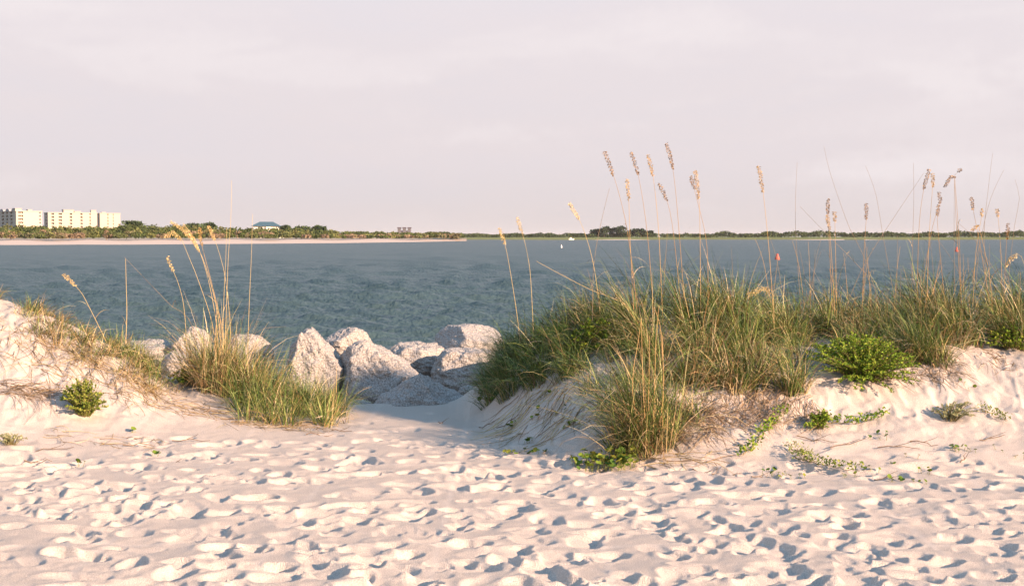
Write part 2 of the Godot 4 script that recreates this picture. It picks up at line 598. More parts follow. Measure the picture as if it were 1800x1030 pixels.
# a vine that creeps over the sand along photo points on the ground
func vine(way: Array, size: float, dense: int, tones: Array, label: String) -> void:
	var pts := []
	for w in way:
		pts.append(Vector3(ax(w[0], w[1]), 0, -w[1]))
	var o: Vector3 = pts[0]
	o.y = sand_y(o.x, -o.z)
	var t := thing("creeping_vine", o, label, "vine")
	var st := Shape.new()
	var lv := Shape.new()
	var path := bend(pts, 26)
	for k in path.size():
		path[k].x += rng.randf_range(-0.012, 0.012)
		path[k].y = sand_y(path[k].x, -path[k].z) + 0.012 + 0.02 * rng.randf()
		path[k] -= o
	st.tube(path, 0.0035, 0.002, 4, Color(0.20, 0.15, 0.06))
	for k in path.size():
		for j in dense:
			var p: Vector3 = path[k] + Vector3(rng.randf_range(-0.05, 0.05), rng.randf_range(0.0, 0.05), rng.randf_range(-0.05, 0.05))
			var dir := Vector3(rng.randf_range(-1, 1), rng.randf_range(0.1, 1.0), rng.randf_range(-1, 1)).normalized()
			var c: Color = tones[rng.randi() % tones.size()] * rng.randf_range(0.8, 1.2)
			leaf(lv, p, dir, size * rng.randf_range(0.7, 1.3), size * rng.randf_range(0.55, 0.8), c)
	put("stem", st.mesh(stem_mat), t)
	put("foliage", lv.mesh(leaf_mat), t, "stuff")

# round leaves on short stalks, each leaf its own part
func pennywort(x: float, d: float, n: int, rx: float, rd: float, size: float, label: String, group := "") -> void:
	var o := Vector3(x, sand_y(x, d), -d)
	var t := thing("pennywort", o, label, "plant", group)
	var st := Shape.new()
	for k in n:
		var px := rng.randf_range(-rx, rx)
		var pd := rng.randf_range(-rd, rd)
		var gy := sand_y(x + px, d + pd) - o.y
		var h := rng.randf_range(0.015, 0.09) if n > 6 else rng.randf_range(0.01, 0.04)
		var top := Vector3(px + rng.randf_range(-0.02, 0.02), gy + h, -pd + rng.randf_range(-0.02, 0.02))
		st.tube([Vector3(px, gy - 0.01, -pd), top], 0.0018, 0.0014, 3, Color(0.18, 0.20, 0.05))
		var s := Shape.new()
		var c: Color = [Color(0.09, 0.14, 0.02), Color(0.12, 0.17, 0.025), Color(0.06, 0.11, 0.02), Color(0.17, 0.18, 0.035)][rng.randi() % 4]
		var r := size * rng.randf_range(0.6, 1.15)
		for j in 9:
			var a0 := TAU * j / 9.0
			var a1 := TAU * (j + 1) / 9.0
			s.tri(Vector3.ZERO, Vector3(cos(a0), 0.22 + 0.1 * sin(a0 * 3.0), sin(a0)) * r, Vector3(cos(a1), 0.22 + 0.1 * sin(a1 * 3.0), sin(a1)) * r, c)
		var m := put("leaf", s.mesh(leaf_mat), t)
		m.position = top
		m.rotation = Vector3(rng.randf_range(-0.2, 1.0), rng.randf() * TAU, rng.randf_range(-0.5, 0.5))
	put("stalks", st.mesh(stem_mat), t, "stuff")

# dead roots and straw lying or hanging on a slope
func dead_tangle(called: String, x: float, d: float, rx: float, rd: float, n: int, length: float, hang: Vector3, label: String, category: String, lift := 0.03) -> void:
	var o := Vector3(x, sand_y(x, d), -d)
	var t := thing(called, o, label, category)
	var s := Shape.new()
	for k in n:
		var px := rng.randf_range(-rx, rx)
		var pd := rng.randf_range(-rd, rd)
		var dir := (hang + Vector3(rng.randf_range(-0.7, 0.7), 0, rng.randf_range(-0.7, 0.7))).normalized()
		var path := []
		var l := length * rng.randf_range(0.4, 1.2)
		var p := Vector3(x + px, 0, -(d + pd))
		var turn := rng.randf_range(-0.25, 0.25)
		var up := rng.randf_range(-0.2, 1.0) * lift
		for j in 6:
			p.y = sand_y(p.x, -p.z) + up * sin(PI * (j + 0.5) / 6.0) + 0.002
			path.append(p - o)
			dir = dir.rotated(Vector3.UP, turn + rng.randf_range(-0.15, 0.15))
			p += Vector3(dir.x, 0, dir.z) * l / 6.0
		s.tube(path, rng.randf_range(0.0016, 0.0036), 0.0011, 3, shade_of(ROOT if category == "roots" else STRAW))
	put("strands", s.mesh(dry_mat), t, "stuff")

# ------------------------------------------------------------------ stone
var granite: StandardMaterial3D

func boulder(px: float, py: float, d: float, size: Vector3, cuts: Array, seed: int, turn: float, label: String, rough := 0.062) -> void:
	var f := FastNoiseLite.new()
	f.seed = seed
	f.frequency = 1.6
	f.fractal_octaves = 5
	f.fractal_gain = 0.55
	var c := at(px, py, d)
	var r := RandomNumberGenerator.new()
	r.seed = seed
	var planes := []
	for q in cuts:
		planes.append([Vector3(q[0], q[1], q[2]).normalized(), q[3]])
	for k in 7:
		planes.append([Vector3(r.randf_range(-1, 1), r.randf_range(-0.8, 0.8), r.randf_range(-1, 1)).normalized(), r.randf_range(0.86, 0.98)])
	var s := Shape.new()
	var rows := 70
	var cols := 110
	for a in rows + 1:
		var th := PI * a / rows
		for b in cols:
			var ph := TAU * b / cols
			var dir := Vector3(sin(th) * cos(ph), cos(th), sin(th) * sin(ph))
			var rad := 1.0
			for q in planes:
				var dn: float = dir.dot(q[0])
				if dn > 0.05:
					var lim: float = q[1] / dn
					var k := 0.035
					var h := clampf(0.5 + 0.5 * (rad - lim) / k, 0.0, 1.0)
					rad = lerpf(rad, lim, h) - k * h * (1.0 - h)
			var w := dir * rad
			rad += f.get_noise_3dv(w * 1.1) * rough * 2.2 + f.get_noise_3dv(w * 4.0 + Vector3(9, 3, 1)) * rough * 0.9 + absf(f.get_noise_3dv(w * 9.0)) * -rough * 0.45
			var p := dir * rad * size
			s.v.append(p.rotated(Vector3.UP, turn))
			s.n.append(Vector3.ZERO)
	for a in rows:
		for b in cols:
			var o := a * cols + b
			var o2 := a * cols + (b + 1) % cols
			for q in [[o, o + cols, o2], [o2, o + cols, o2 + cols]]:
				var nn: Vector3 = (s.v[q[2]] - s.v[q[0]]).cross(s.v[q[1]] - s.v[q[0]])
				s.i.append_array(q)
				for j in 3: s.n[q[j]] += nn
	for k in s.n.size(): s.n[k] = s.n[k].normalized() if s.n[k].length() > 0.0 else Vector3.UP
	var o := put("boulder", s.mesh(granite))
	o.position = c
	tag(o, label, "boulder")

# ------------------------------------------------------------------ far shore
func crown(s: Shape, c: Vector3, r: Vector3, n: int, size: float, tones: Array) -> void:
	var tone: Color = tones[rng.randi() % tones.size()]
	for k in n:
		var dir := Vector3(rng.randf_range(-1, 1), rng.randf_range(-0.7, 1), rng.randf_range(-1, 1))
		if dir.length() > 1.0: dir = dir.normalized() * rng.randf_range(0.75, 1.0)
		var p := c + dir * r
		var col := tone * rng.randf_range(0.7, 1.3)
		var e := Vector3(rng.randf_range(-1, 1), rng.randf_range(-1, 1), rng.randf_range(-1, 1)).normalized() * size
		var f := e.cross(Vector3(rng.randf_range(-1, 1), rng.randf_range(-1, 1), rng.randf_range(-1, 1))).normalized() * size * 0.7
		s.tri(p - e, p + f, p + e * 0.7 - f * 0.4, col)
		s.tri(p - e * 0.6 - f * 0.6, p + f * 0.8, p + e * 0.9, col)

func far_tree(px: float, d: float, foot: float, height: float, wide: float, tones: Array, label: String, group := "", size := 0.8) -> void:
	var o := Vector3(ax(px, d), foot, -d)
	var t := thing("tree", o, label, "tree", group)
	var tr := Shape.new()
	tr.tube([Vector3(0, -0.3, 0), Vector3(0.1, height * 0.35, 0), Vector3(0, height * 0.75, 0.1)], 0.22, 0.08, 6, Color(0.18, 0.13, 0.09))
	for k in 4:
		var a := rng.randf() * TAU
		tr.tube([Vector3(0.05, height * 0.3, 0), Vector3(cos(a) * wide * 0.3, height * 0.55, sin(a) * wide * 0.3), Vector3(cos(a) * wide * 0.45, height * 0.75, sin(a) * wide * 0.45)], 0.1, 0.04, 4, Color(0.18, 0.13, 0.09))
	put("trunk", tr.mesh(tinted()), t)
	var cr := Shape.new()
	for k in 6:
		var a := rng.randf() * TAU
		var q := Vector3(cos(a) * wide * 0.3, height * rng.randf_range(0.3, 0.8), sin(a) * wide * 0.3)
		crown(cr, q, Vector3(wide * 0.28, height * 0.22, wide * 0.28), 90, size, tones)
	crown(cr, Vector3(0, height * 0.5, 0), Vector3(wide * 0.45, height * 0.45, wide * 0.45), 170, size, tones)
	put("crown", cr.mesh(far_mat), t, "stuff")

var far_mat: StandardMaterial3D

func cuboid(size: Vector3, m: Material) -> ArrayMesh:
	var s := Shape.new()
	s.box(-size * 0.5, size * 0.5)
	return s.mesh(m)

func part(called: String, me: Mesh, parent: Node, p: Vector3) -> MeshInstance3D:
	var o := put(called, me, parent)
	o.position = p
	return o

# an apartment block: face towards +z of width `wide`, `deep` back; stacks = balcony columns on the face as [centre, width]
func apartment(px: float, d: float, yaw: float, wide: float, deep: float, floors: int, stacks: Array, side_stacks: Array, towers: Array, gables: int, label: String) -> void:
	var fh := 2.62
	var h := floors * fh
	var b := thing("apartment_building", Vector3(ax(px, d), 0.0, -d), label, "building")
	b.rotation.y = yaw
	var cream := plain(0.40, 0.36, 0.30, 0.9, 0.2)
	var inner := plain(0.46, 0.34, 0.24, 0.9, 0.2)
	var grey := plain(0.30, 0.29, 0.30, 0.9, 0.2)
	var glass := plain(0.12, 0.11, 0.10, 0.3, 0.5)
	part("wall", cuboid(Vector3(wide - 3.2, h - 0.2, deep - 3.2), inner), b, Vector3(0, h * 0.5, 0))
	# piers between the balcony columns stand proud of the recessed wall
	var rows := [[stacks, wide, deep, 0], [side_stacks, deep, wide, 1]]
	for r in rows:
		var hw: float = r[1] * 0.5
		var edge := -hw
		var list: Array = r[0].duplicate()
		list.append([hw + 5.0, 10.0])
		for st in list:
			var upto: float = minf(st[0] - st[1] * 0.5, hw)
			var w := upto - edge
			if w > 0.1:
				var c := (edge + upto) * 0.5
				if r[3] == 0: part("pier", cuboid(Vector3(w, h, 1.6), cream), b, Vector3(c, h * 0.5, deep * 0.5 - 0.8))
				else: part("pier", cuboid(Vector3(1.6, h, w - (0.01 if w < 0.2 else 0.0)), cream), b, Vector3(-wide * 0.5 + 0.8 - 0.004, h * 0.5, c - 0.003))
			edge = st[0] + st[1] * 0.5
		for st in r[0]:
			for k in floors:
				var y := k * fh
				if r[3] == 0:
					var bal := part("balcony", cuboid(Vector3(st[1] - 0.01, 1.25, 0.22), cream), b, Vector3(st[0], y + 0.62, deep * 0.5 - 0.12))
					part("floor_slab", cuboid(Vector3(st[1] - 0.02, 0.22, 1.3), cream), bal, Vector3(0, -0.5, -0.77))
					part("window", cuboid(Vector3(st[1] * 0.6, 1.9, 0.1), glass), b, Vector3(st[0], y + 1.25, deep * 0.5 - 1.57))
				else:
					var bal2 := part("balcony", cuboid(Vector3(0.22, 1.0, st[1] - 0.01), cream), b, Vector3(-wide * 0.5 + 0.12, y + 0.5, st[0]))
					part("floor_slab", cuboid(Vector3(1.3, 0.22, st[1] - 0.02), cream), bal2, Vector3(0.77, -0.38, 0))
					part("window", cuboid(Vector3(0.1, 1.9, st[1] * 0.6), glass), b, Vector3(-wide * 0.5 + 1.57, y + 1.3, st[0]))
	part("roof", cuboid(Vector3(wide + 0.5, 0.6, deep + 0.5), cream), b, Vector3(0, h + 0.302, 0))
	for t in towers:      # [x, width, height]
		var tw := part("roof_tower", cuboid(Vector3(t[1], t[2], t[1]), cream), b, Vector3(t[0], h + 0.604 + t[2] * 0.5, deep * 0.5 - t[1] * 0.5 - t[3]))
		part("cap", cuboid(Vector3(t[1] + 0.7, 0.5, t[1] + 0.7), grey), tw, Vector3(0, t[2] * 0.5 + 0.252, 0))
	for g in gables:
		var s := Shape.new()
		var w := deep / gables * 0.32
		var prev := Vector3(0, 0, -w)
		for k in 8:
			var a1 := PI * (k + 1) / 8.0
			var nx := Vector3(0, sin(a1) * 1.9, -cos(a1) * w)
			s.quad(prev, nx, nx + Vector3(4, 0, 0), prev + Vector3(4, 0, 0), Color.WHITE)
			s.tri(Vector3(0, 0, 0), nx, prev, Color.WHITE)
			prev = nx
		part("gable", s.mesh(grey), b, Vector3(-wide * 0.5, h + 0.606, -deep * 0.5 + deep * (g + 0.5) / gables))

func buoy(px: float, py: float, d: float, wide: float, tall: float, col: Color, label: String) -> void:
	var p := at(px, py, d)
	p.y = WATER_Y
	var b := thing("buoy", p, label, "buoy")
	var m := plain(col.r, col.g, col.b, 0.5, 0.4)
	var dark := plain(0.05, 0.05, 0.05, 0.6)
	var prof := [[0.0, -0.25], [0.42, -0.2], [0.5, -0.05], [0.5, 0.28], [0.44, 0.36], [0.2, 0.9], [0.12, 0.97], [0.0, 1.0]]
	var s := Shape.new()
	for k in prof.size() - 1:
		for j in 14:
			var a0 := TAU * j / 14.0
			var a1 := TAU * (j + 1) / 14.0
			var r0: float = prof[k][0] * wide
			var r1: float = prof[k + 1][0] * wide
			var y0: float = prof[k][1] * tall
			var y1: float = prof[k + 1][1] * tall
			s.quad(Vector3(cos(a0) * r0, y0, sin(a0) * r0), Vector3(cos(a0) * r1, y1, sin(a0) * r1), Vector3(cos(a1) * r1, y1, sin(a1) * r1), Vector3(cos(a1) * r0, y0, sin(a1) * r0), Color.WHITE)
	put("body", s.mesh(m), b)
	var r := Shape.new()
	r.tube([Vector3(0, tall, 0), Vector3(0, tall * 1.08, 0)], wide * 0.06, wide * 0.06, 6, Color.WHITE)
	put("lifting_eye", r.mesh(dark), b)

# ------------------------------------------------------------------ the scene
func _ready() -> void:
	rng.seed = 20
	# camera
	var cam := Camera3D.new()
	cam.name = "camera"
	cam.position = Vector3(0, EYE, 0)
	cam.rotation_degrees = Vector3(-PITCH, 0, 0)
	cam.fov = rad_to_deg(2.0 * atan(515.0 / FOCAL))
	cam.far = 20000.0
	cam.near = 0.1
	add_child(cam)
	cam.current = true
	# sky
	var env := Environment.new()
	env.background_mode = Environment.BG_SKY
	env.tonemap_mode = Environment.TONE_MAPPER_LINEAR
	env.tonemap_exposure = 3.1
	env.fog_enabled = true
	env.fog_density = 0.00003
	env.fog_light_color = Color(0.93, 0.9, 0.91)
	env.sdfgi_enabled = true
	env.ssao_enabled = true
	env.ssil_enabled = true
	var sky := Sky.new()
	var pano := PanoramaSkyMaterial.new()
	pano.panorama = ImageTexture.create_from_image(sky_image())
	sky.sky_material = pano
	env.sky = sky
	var we := WorldEnvironment.new()
	we.environment = env
	add_child(we)
	# a low sun behind the camera's right shoulder
	var sun := DirectionalLight3D.new()
	sun.name = "sun"
	sun.light_color = lin(1.0, 0.69, 0.475)
	sun.light_energy = 1.52
	sun.light_angular_distance = 0.5
	sun.shadow_enabled = true
	add_child(sun)
	var az := deg_to_rad(52.0)
	var el := deg_to_rad(18.0)
	sun.look_at_from_position(Vector3.ZERO, -Vector3(sin(az) * cos(el), sin(el), cos(az) * cos(el)))

	lumps.seed = 3
	lumps.frequency = 1.5
	lumps.fractal_octaves = 3
	ripple.seed = 8
	ripple.frequency = 6.0
	ripple.fractal_octaves = 3
	patchy.seed = 12
	patchy.frequency = 0.9
	patchy.fractal_octaves = 3
	survey()
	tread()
	materials()
	build_sand()
	build_water()
	build_far_shore()
	build_boulders()
	build_grass()
	build_sea_oats()
	build_leafy()
	build_litter()

func sky_image() -> Image:
	var w := 2048
	var h := 1024
	var img := Image.create(w, h, false, Image.FORMAT_RGBF)
	var n := FastNoiseLite.new()
	n.seed = 4
	n.frequency = 1.0
	n.fractal_octaves = 5
	n.domain_warp_enabled = true
	n.domain_warp_amplitude = 0.5
	n.domain_warp_frequency = 1.2
	var stops := [[-90.0, Vector3(0.34, 0.30, 0.30)], [0.0, Vector3(0.330, 0.290, 0.294)], [3.0, Vector3(0.356, 0.316, 0.330)], [9.0, Vector3(0.368, 0.332, 0.352)], [17.0, Vector3(0.355, 0.355, 0.395)], [30.0, Vector3(0.27, 0.37, 0.50)], [50.0, Vector3(0.18, 0.33, 0.53)], [90.0, Vector3(0.14, 0.29, 0.53)]]
	for k in stops: k[1] *= Vector3(0.728, 0.742, 0.726)
	for y in h:
		var e := 90.0 - 180.0 * (y + 0.5) / h
		var c: Vector3 = stops[0][1]
		for k in stops.size() - 1:
			if e >= stops[k][0]:
				var t: float = (e - stops[k][0]) / (stops[k + 1][0] - stops[k][0])
				c = stops[k][1].lerp(stops[k + 1][1], clampf(t, 0.0, 1.0))
		if e < -1.0 or e > 55.0:
			img.fill_rect(Rect2i(0, y, w, 1), Color(c.x, c.y, c.z))
			continue
		var er := deg_to_rad(e)
		var fade := clampf(e / 2.0, 0.0, 1.0) * clampf((55.0 - e) / 15.0, 0.0, 1.0)
		for x in w:
			var a := TAU * x / w
			var q := n.get_noise_3d(cos(a) * 2.6, er * 16.0, sin(a) * 2.6)
			var k := clampf(q * 2.2 - 0.1, 0.0, 1.0) * fade
			var g := c.lerp(Vector3(0.296, 0.272, 0.275), k * 0.6)
			var cool := clampf(-q * 1.6, 0.0, 1.0) * fade
			g = g.lerp(g * Vector3(0.97, 0.99, 1.01), cool)
			img.set_pixel(x, y, Color(g.x, g.y, g.z))
	return img

var sand_mat: StandardMaterial3D
func materials() -> void:
	grass_mat = tinted(0.6, 0.35, 0.1)
	dry_mat = tinted(0.75, 0.3, 0.08)
	leaf_mat = tinted(0.7, 0.2, 0.3)
	stem_mat = tinted(0.8)
	far_mat = tinted(0.9, 0.2, 0.2)
	sand_mat = StandardMaterial3D.new()
	sand_mat.albedo_color = lin(0.61, 0.53, 0.465)
	sand_mat.roughness = 0.95
	sand_mat.metallic_specular = 0.25
	sand_mat.uv1_triplanar = true
	sand_mat.uv1_world_triplanar = true
	sand_mat.uv1_scale = Vector3(1.1, 1.1, 1.1)
	sand_mat.albedo_texture = noise_tex(0.09, 5, 31, Color(0.76, 0.75, 0.75), Color(1, 1, 1), 1024, 0.0, 0.45, 0.3)
	sand_mat.heightmap_enabled = true
	sand_mat.heightmap_scale = 1.2
	sand_mat.heightmap_texture = noise_tex(0.12, 4, 32, Color.BLACK, Color.WHITE, 1024)
	granite = StandardMaterial3D.new()
	granite.albedo_color = lin(0.40, 0.372, 0.348)
	granite.roughness = 0.85
	granite.metallic_specular = 0.35
	granite.uv1_triplanar = true
	granite.uv1_scale = Vector3(1.0, 1.0, 1.0)
	granite.albedo_texture = noise_tex(0.045, 5, 41, Color(0.62, 0.61, 0.61), Color(1, 1, 1), 1024, 0.0, 0.46, 0.22)
	granite.heightmap_enabled = true
	granite.heightmap_scale = 1.3
	granite.heightmap_texture = noise_tex(0.03, 6, 42, Color.BLACK, Color.WHITE, 1024)

func build_sand() -> void:
	var us := spread([-0.68, 0.006, -0.42, 0.00105, 0.42, 0.006, 0.68])
	var ds := spread([4.3, 0.05, 6.2, 0.018, 12.0, 0.026, 14.6, 0.06, 16.5, 0.3, 24.5])
	var s := sheet(us, ds, ground_h)
	var o := put("sand", s.mesh(sand_mat), null, "structure")
	tag(o, "pale beach sand and low dunes trodden with footprints", "sand")
	# the rest of the beach, and the bed under the water
	var wide := Shape.new()
	var c := Color.WHITE
	wide.quad(Vector3(-300, -0.2, -4.5), Vector3(300, -0.2, -4.5), Vector3(300, -0.05, 120), Vector3(-300, -0.05, 120), c)
	wide.quad(Vector3(-9000, -3.2, -9000), Vector3(9000, -3.2, -9000), Vector3(9000, -3.2, 200), Vector3(-9000, -3.2, 200), c)
	var b := put("beach_ground", wide.mesh(sand_mat), null, "structure")
	tag(b, "wide level beach sand behind and beyond the dunes", "ground")

func build_water() -> void:
	var r := RandomNumberGenerator.new()
	r.seed = 9
	for k in 20:
		var l := 0.5 * pow(1.115, k) * r.randf_range(0.92, 1.08)
		var a := r.randf_range(-0.7, 0.7) + 0.2
		swell.append({"len": l, "amp": 0.0220 * pow(l, 0.75), "kx": TAU / l * sin(a), "kd": TAU / l * cos(a), "ph": r.randf() * TAU})
	for k in 5:
		var l := 6.0 * pow(1.4, k)
		var a := r.randf_range(-0.6, 0.6) + 0.2
		swell.append({"len": l, "amp": 0.0062 * l, "kx": TAU / l * sin(a), "kd": TAU / l * cos(a), "ph": r.randf() * TAU})
	var us := spread([-2.2, 0.1, -0.6, 0.01, -0.42, 0.0011, 0.42, 0.01, 0.6, 0.1, 2.2])
	var ds := spread([13.0, 1.0, 40.0])
	var inv := 1.0 / 40.0
	while inv > 1.0 / 750.0:
		inv -= 0.30 / 4502.0
		ds.append(1.0 / inv)
	ds.append_array([900.0, 1100.0, 1400.0, 2000.0, 3000.0, 5000.0, 8800.0])
	var m := StandardMaterial3D.new()
	m.albedo_color = lin(0.042, 0.068, 0.073)
	m.roughness = 0.38
	m.metallic_specular = 0.25
	m.uv1_triplanar = true
	m.uv1_world_triplanar = true
	m.uv1_scale = Vector3(0.21, 0.4, 0.17)
	m.normal_enabled = true
	m.normal_scale = 1.35
	m.normal_texture = noise_tex(0.014, 5, 51, Color.BLACK, Color.WHITE, 1024, 14.0)
	var o := put("water", sheet(us, ds, wave_h).mesh(m), null, "structure")
	tag(o, "choppy grey-blue inlet water between the beach and the far shore", "water")

# waterline of the far shores: photo column -> distance
func near_point(px: float) -> float:
	return run([[-700, 520.0], [0, 535.0], [200, 555.0], [400, 600.0], [600, 680.0], [740, 830.0], [815, 990.0]], px)

func build_far_shore() -> void:
	# the point on the left: a sloping beach with scrub behind it
	var s := Shape.new()
	var rows := [[0.0, -2.0], [14.0, WATER_Y + 0.35], [22.0, -0.45], [32.0, 0.0], [420.0, 1.2], [430.0, -2.0]]
	var cols := []
	var px := -700.0
	while px <= 822.0:
		cols.append(px)
		px += 20.0
	for k in cols.size():
		var d := near_point(cols[k])
		var taper := clampf((826.0 - cols[k]) / 160.0, 0.05, 1.0)
		for j in rows.size():
			var dd: float = d - 8.0 + rows[j][0] * taper
			var y: float = rows[j][1]
			if j == 2 or j == 3: y = lerpf(-0.9, y + 0.25 * sin(cols[k] * 0.05), taper)
			s.v.append(Vector3(ax(cols[k], dd), y, -dd))
			s.n.append(Vector3(0, 1, 0.05).normalized())
			s.c.append(Color(0.46, 0.37, 0.31) if j < 4 else Color(0.10, 0.12, 0.06))
	for k in cols.size() - 1:
		for j in rows.size() - 1:
			var o := k * rows.size() + j
			s.i.append_array([o, o + 1, o + rows.size(), o + rows.size(), o + 1, o + rows.size() + 1])
	var m := tinted(0.95, 0.2)
	var fb := put("far_beach", s.mesh(m), null, "structure")
	tag(fb, "pink sand beach of the low point across the water", "beach")
	# the shore beyond on the right: low marsh
	var q := Shape.new()
	cols = []
	px = 690.0
	while px <= 2700.0:
		cols.append(px)
		px += 30.0
	for k in cols.size():
		var d: float = 1370.0 + 50.0 * sin(cols[k] * 0.011) + 25.0 * sin(cols[k] * 0.037)
		var prof := [[0.0, -2.0, Color(0.15, 0.15, 0.06)], [15.0, -0.6, Color(0.15, 0.16, 0.06)], [160.0, 0.6, Color(0.13, 0.16, 0.055)], [900.0, 1.2, Color(0.09, 0.12, 0.05)], [910.0, -2.0, Color(0.09, 0.12, 0.05)]]
		for p in prof:
			q.v.append(Vector3(ax(cols[k], d + p[0]), p[1], -d - p[0]))
			q.n.append(Vector3(0, 1, 0.02).normalized())
			q.c.append(p[2])
	for k in cols.size() - 1:
		for j in 4:
			var o := k * 5 + j
			q.i.append_array([o, o + 1, o + 5, o + 5, o + 1, o + 6])
	var fm := put("far_marsh", q.mesh(m), null, "structure")
	tag(fm, "low green marsh shore on the far side of the inlet", "shore")
	# a thin bare sand spit in front of the marsh
	var sp := Shape.new()
	for e in [[1040.0, 1145.0, 1330.0], [1385.0, 1560.0, 1330.0]]:
		var n := 14
		for k in n:
			for j in 2:
				var f0 := float(k) / n
				var f1 := float(k + 1) / n
				var w0 := 10.0 * sin(PI * f0)
				var w1 := 10.0 * sin(PI * f1)
				var a := Vector3(ax(lerpf(e[0], e[1], f0), e[2]), WATER_Y + 0.45 * sin(PI * f0), -e[2])
				var b := Vector3(ax(lerpf(e[0], e[1], f1), e[2]), WATER_Y + 0.45 * sin(PI * f1), -e[2])
				if j == 0: sp.quad(a + Vector3(0, -0.9, w0), a, b, b + Vector3(0, -0.9, w1), Color(0.60, 0.48, 0.38))
				else: sp.quad(a, a + Vector3(0, -0.9, -w0), b + Vector3(0, -0.9, -w1), b, Color(0.60, 0.48, 0.38))
	tag(put("sand_spit", sp.mesh(m), null, "structure"), "thin bare sand spits at the foot of the far marsh", "spit")

	# scrub on the point, one mass
	var greens := [Color(0.075, 0.10, 0.035), Color(0.095, 0.12, 0.04), Color(0.06, 0.085, 0.035), Color(0.13, 0.14, 0.055)]
	var browns := [Color(0.20, 0.15, 0.10), Color(0.24, 0.18, 0.12), Color(0.15, 0.14, 0.075), Color(0.10, 0.12, 0.045), Color(0.16, 0.17, 0.06)]
	var w := Shape.new()
	for k in 760:
		var p := rng.randf_range(-330.0, 812.0)
		var d0 := near_point(p)
		var taper := clampf((826.0 - p) / 160.0, 0.12, 1.0)
		var back := rng.randf()
		var d := d0 + 22.0 * taper + back * 120.0 * taper
		var tall := run([[-330, 6.4], [60, 6.2], [200, 5.8], [230, 7.0], [330, 6.6], [440, 5.6], [560, 5.4], [600, 4.0], [700, 3.7], [790, 4.2], [812, 3.0]], p)
		var h := tall * (0.38 + 0.62 * clampf(back * 1.9, 0.0, 1.0)) * rng.randf_range(0.7, 1.08)
		var r := rng.randf_range(1.6, 3.6)
		var tones: Array = greens if back > 0.32 or rng.randf() < 0.35 else browns
		var scale := d / 620.0
		crown(w, Vector3(ax(p, d), 0.7 + h * 0.5, -d), Vector3(r, h * 0.5, r), 95, 0.62 * scale, tones)
	var scrub := put("far_scrub", w.mesh(far_mat), null, "stuff")
	tag(scrub, "dense green and brown scrub along the point behind its beach", "scrub")
	# woodland on the far right shore, one mass
	var f := Shape.new()
	for k in 900:
		var p := rng.randf_range(700.0, 2250.0)
		var back := rng.randf()
		var d := 1520.0 + back * 260.0
		var h := rng.randf_range(4.4, 7.0) * (0.8 + 0.5 * patchy.get_noise_1d(p * 0.02)) + (1.2 if p > 1250 else 0.0)
		crown(f, Vector3(ax(p, d), 0.6 + h * 0.5, -d), Vector3(rng.randf_range(3.0, 6.0), h * 0.5, 4.0), 55, 1.2, [Color(0.06, 0.085, 0.04), Color(0.075, 0.10, 0.04), Color(0.05, 0.075, 0.04)])
	tag(put("far_woodland", f.mesh(far_mat), null, "stuff"), "low dark woodland along the far marsh shore", "woodland")
	# trees one can tell apart
	var dark := [Color(0.035, 0.06, 0.04), Color(0.045, 0.07, 0.045)]
	for a in [[1048.0, 1545.0, 10.0, 13.0], [1062.0, 1530.0, 12.6, 12.0], [1078.0, 1540.0, 11.6, 13.0], [1093.0, 1530.0, 13.2, 15.0], [1112.0, 1545.0, 10.5, 12.0], [1127.0, 1535.0, 11.0, 13.0], [1139.0, 1545.0, 8.0, 11.0]]:
		far_tree(a[0], a[1], 0.6, a[2], a[3], dark, "tall dark tree of the grove that overtops the far woodland", "grove on the far marsh shore", 1.1)
	far_tree(792.0, 960.0, -0.7, 4.6, 13.0, [Color(0.15, 0.13, 0.07), Color(0.12, 0.13, 0.06)], "brownish bush at the very tip of the sandy point", "", 0.8)
	for a in [[222.0, 690.0, 9.4, 9.0], [238.0, 690.0, 9.0, 7.0], [345.0, 740.0, 8.4, 12.0], [365.0, 745.0, 8.6, 10.0], [500.0, 740.0, 7.2, 7.0], [530.0, 750.0, 7.4, 12.0], [562.0, 760.0, 7.0, 9.0]]:
		far_tree(a[0], a[1], 0.8, a[2], a[3], [Color(0.05, 0.08, 0.035), Color(0.06, 0.09, 0.04)], "rounded dark green tree rising above the scrub of the point", "trees above the scrub of the point")
	for a in [[187.0, 612.0], [520.0, 716.0]]:
		far_tree(a[0], a[1], 0.5, 4.2, 2.2, [Color(0.22, 0.17, 0.11), Color(0.20, 0.17, 0.08)], "pale bare-trunked small tree at the edge of the far beach", "pale small trees by the far beach", 0.4)

	# the apartment blocks
	var D := 1130.0
	apartment(25.0, D - 10.0, deg_to_rad(40), 20.5, 62.0, 8, [[-7.0, 4.6], [8.5, 1.4]], [[-24.0, 4.0], [-15.0, 4.5], [-6.0, 4.0], [3.0, 4.5], [12.0, 4.0], [21.0, 4.5]], [[-8.0, 5.0, 1.6, 1.0], [3.0, 3.0, 0.9, 6.0]], 5, "cream apartment block with a long grey shaded wing of arched gables")
	apartment(124.0, D + 45.0, deg_to_rad(27), 39.5, 20.0, 8, [[-16.0, 2.2], [-10.0, 2.8], [-1.5, 2.0], [7.0, 1.8], [14.0, 1.0]], [[0.0, 6.0]], [[-3.0, 8.0, 2.0, 1.5], [4.5, 5.0, 0.8, 3.0], [17.0, 4.0, 1.8, 0.5]], 0, "widest cream apartment block, its face lined with five columns of balconies")
	apartment(190.0, D + 75.0, deg_to_rad(27), 17.0, 16.0, 8, [[-1.8, 0.9], [2.6, 0.7]], [[0.0, 3.0]], [[-5.0, 3.0, 0.5, 2.0]], 0, "narrowest cream apartment block, closest to the dark green trees")

	# the villa with the blue roof
	var v := thing("villa", Vector3(ax(468.0, 900.0), 0.8, -900.0), "white villa with a hipped blue roof among trees on the point", "house")
	v.rotation.y = deg_to_rad(6)
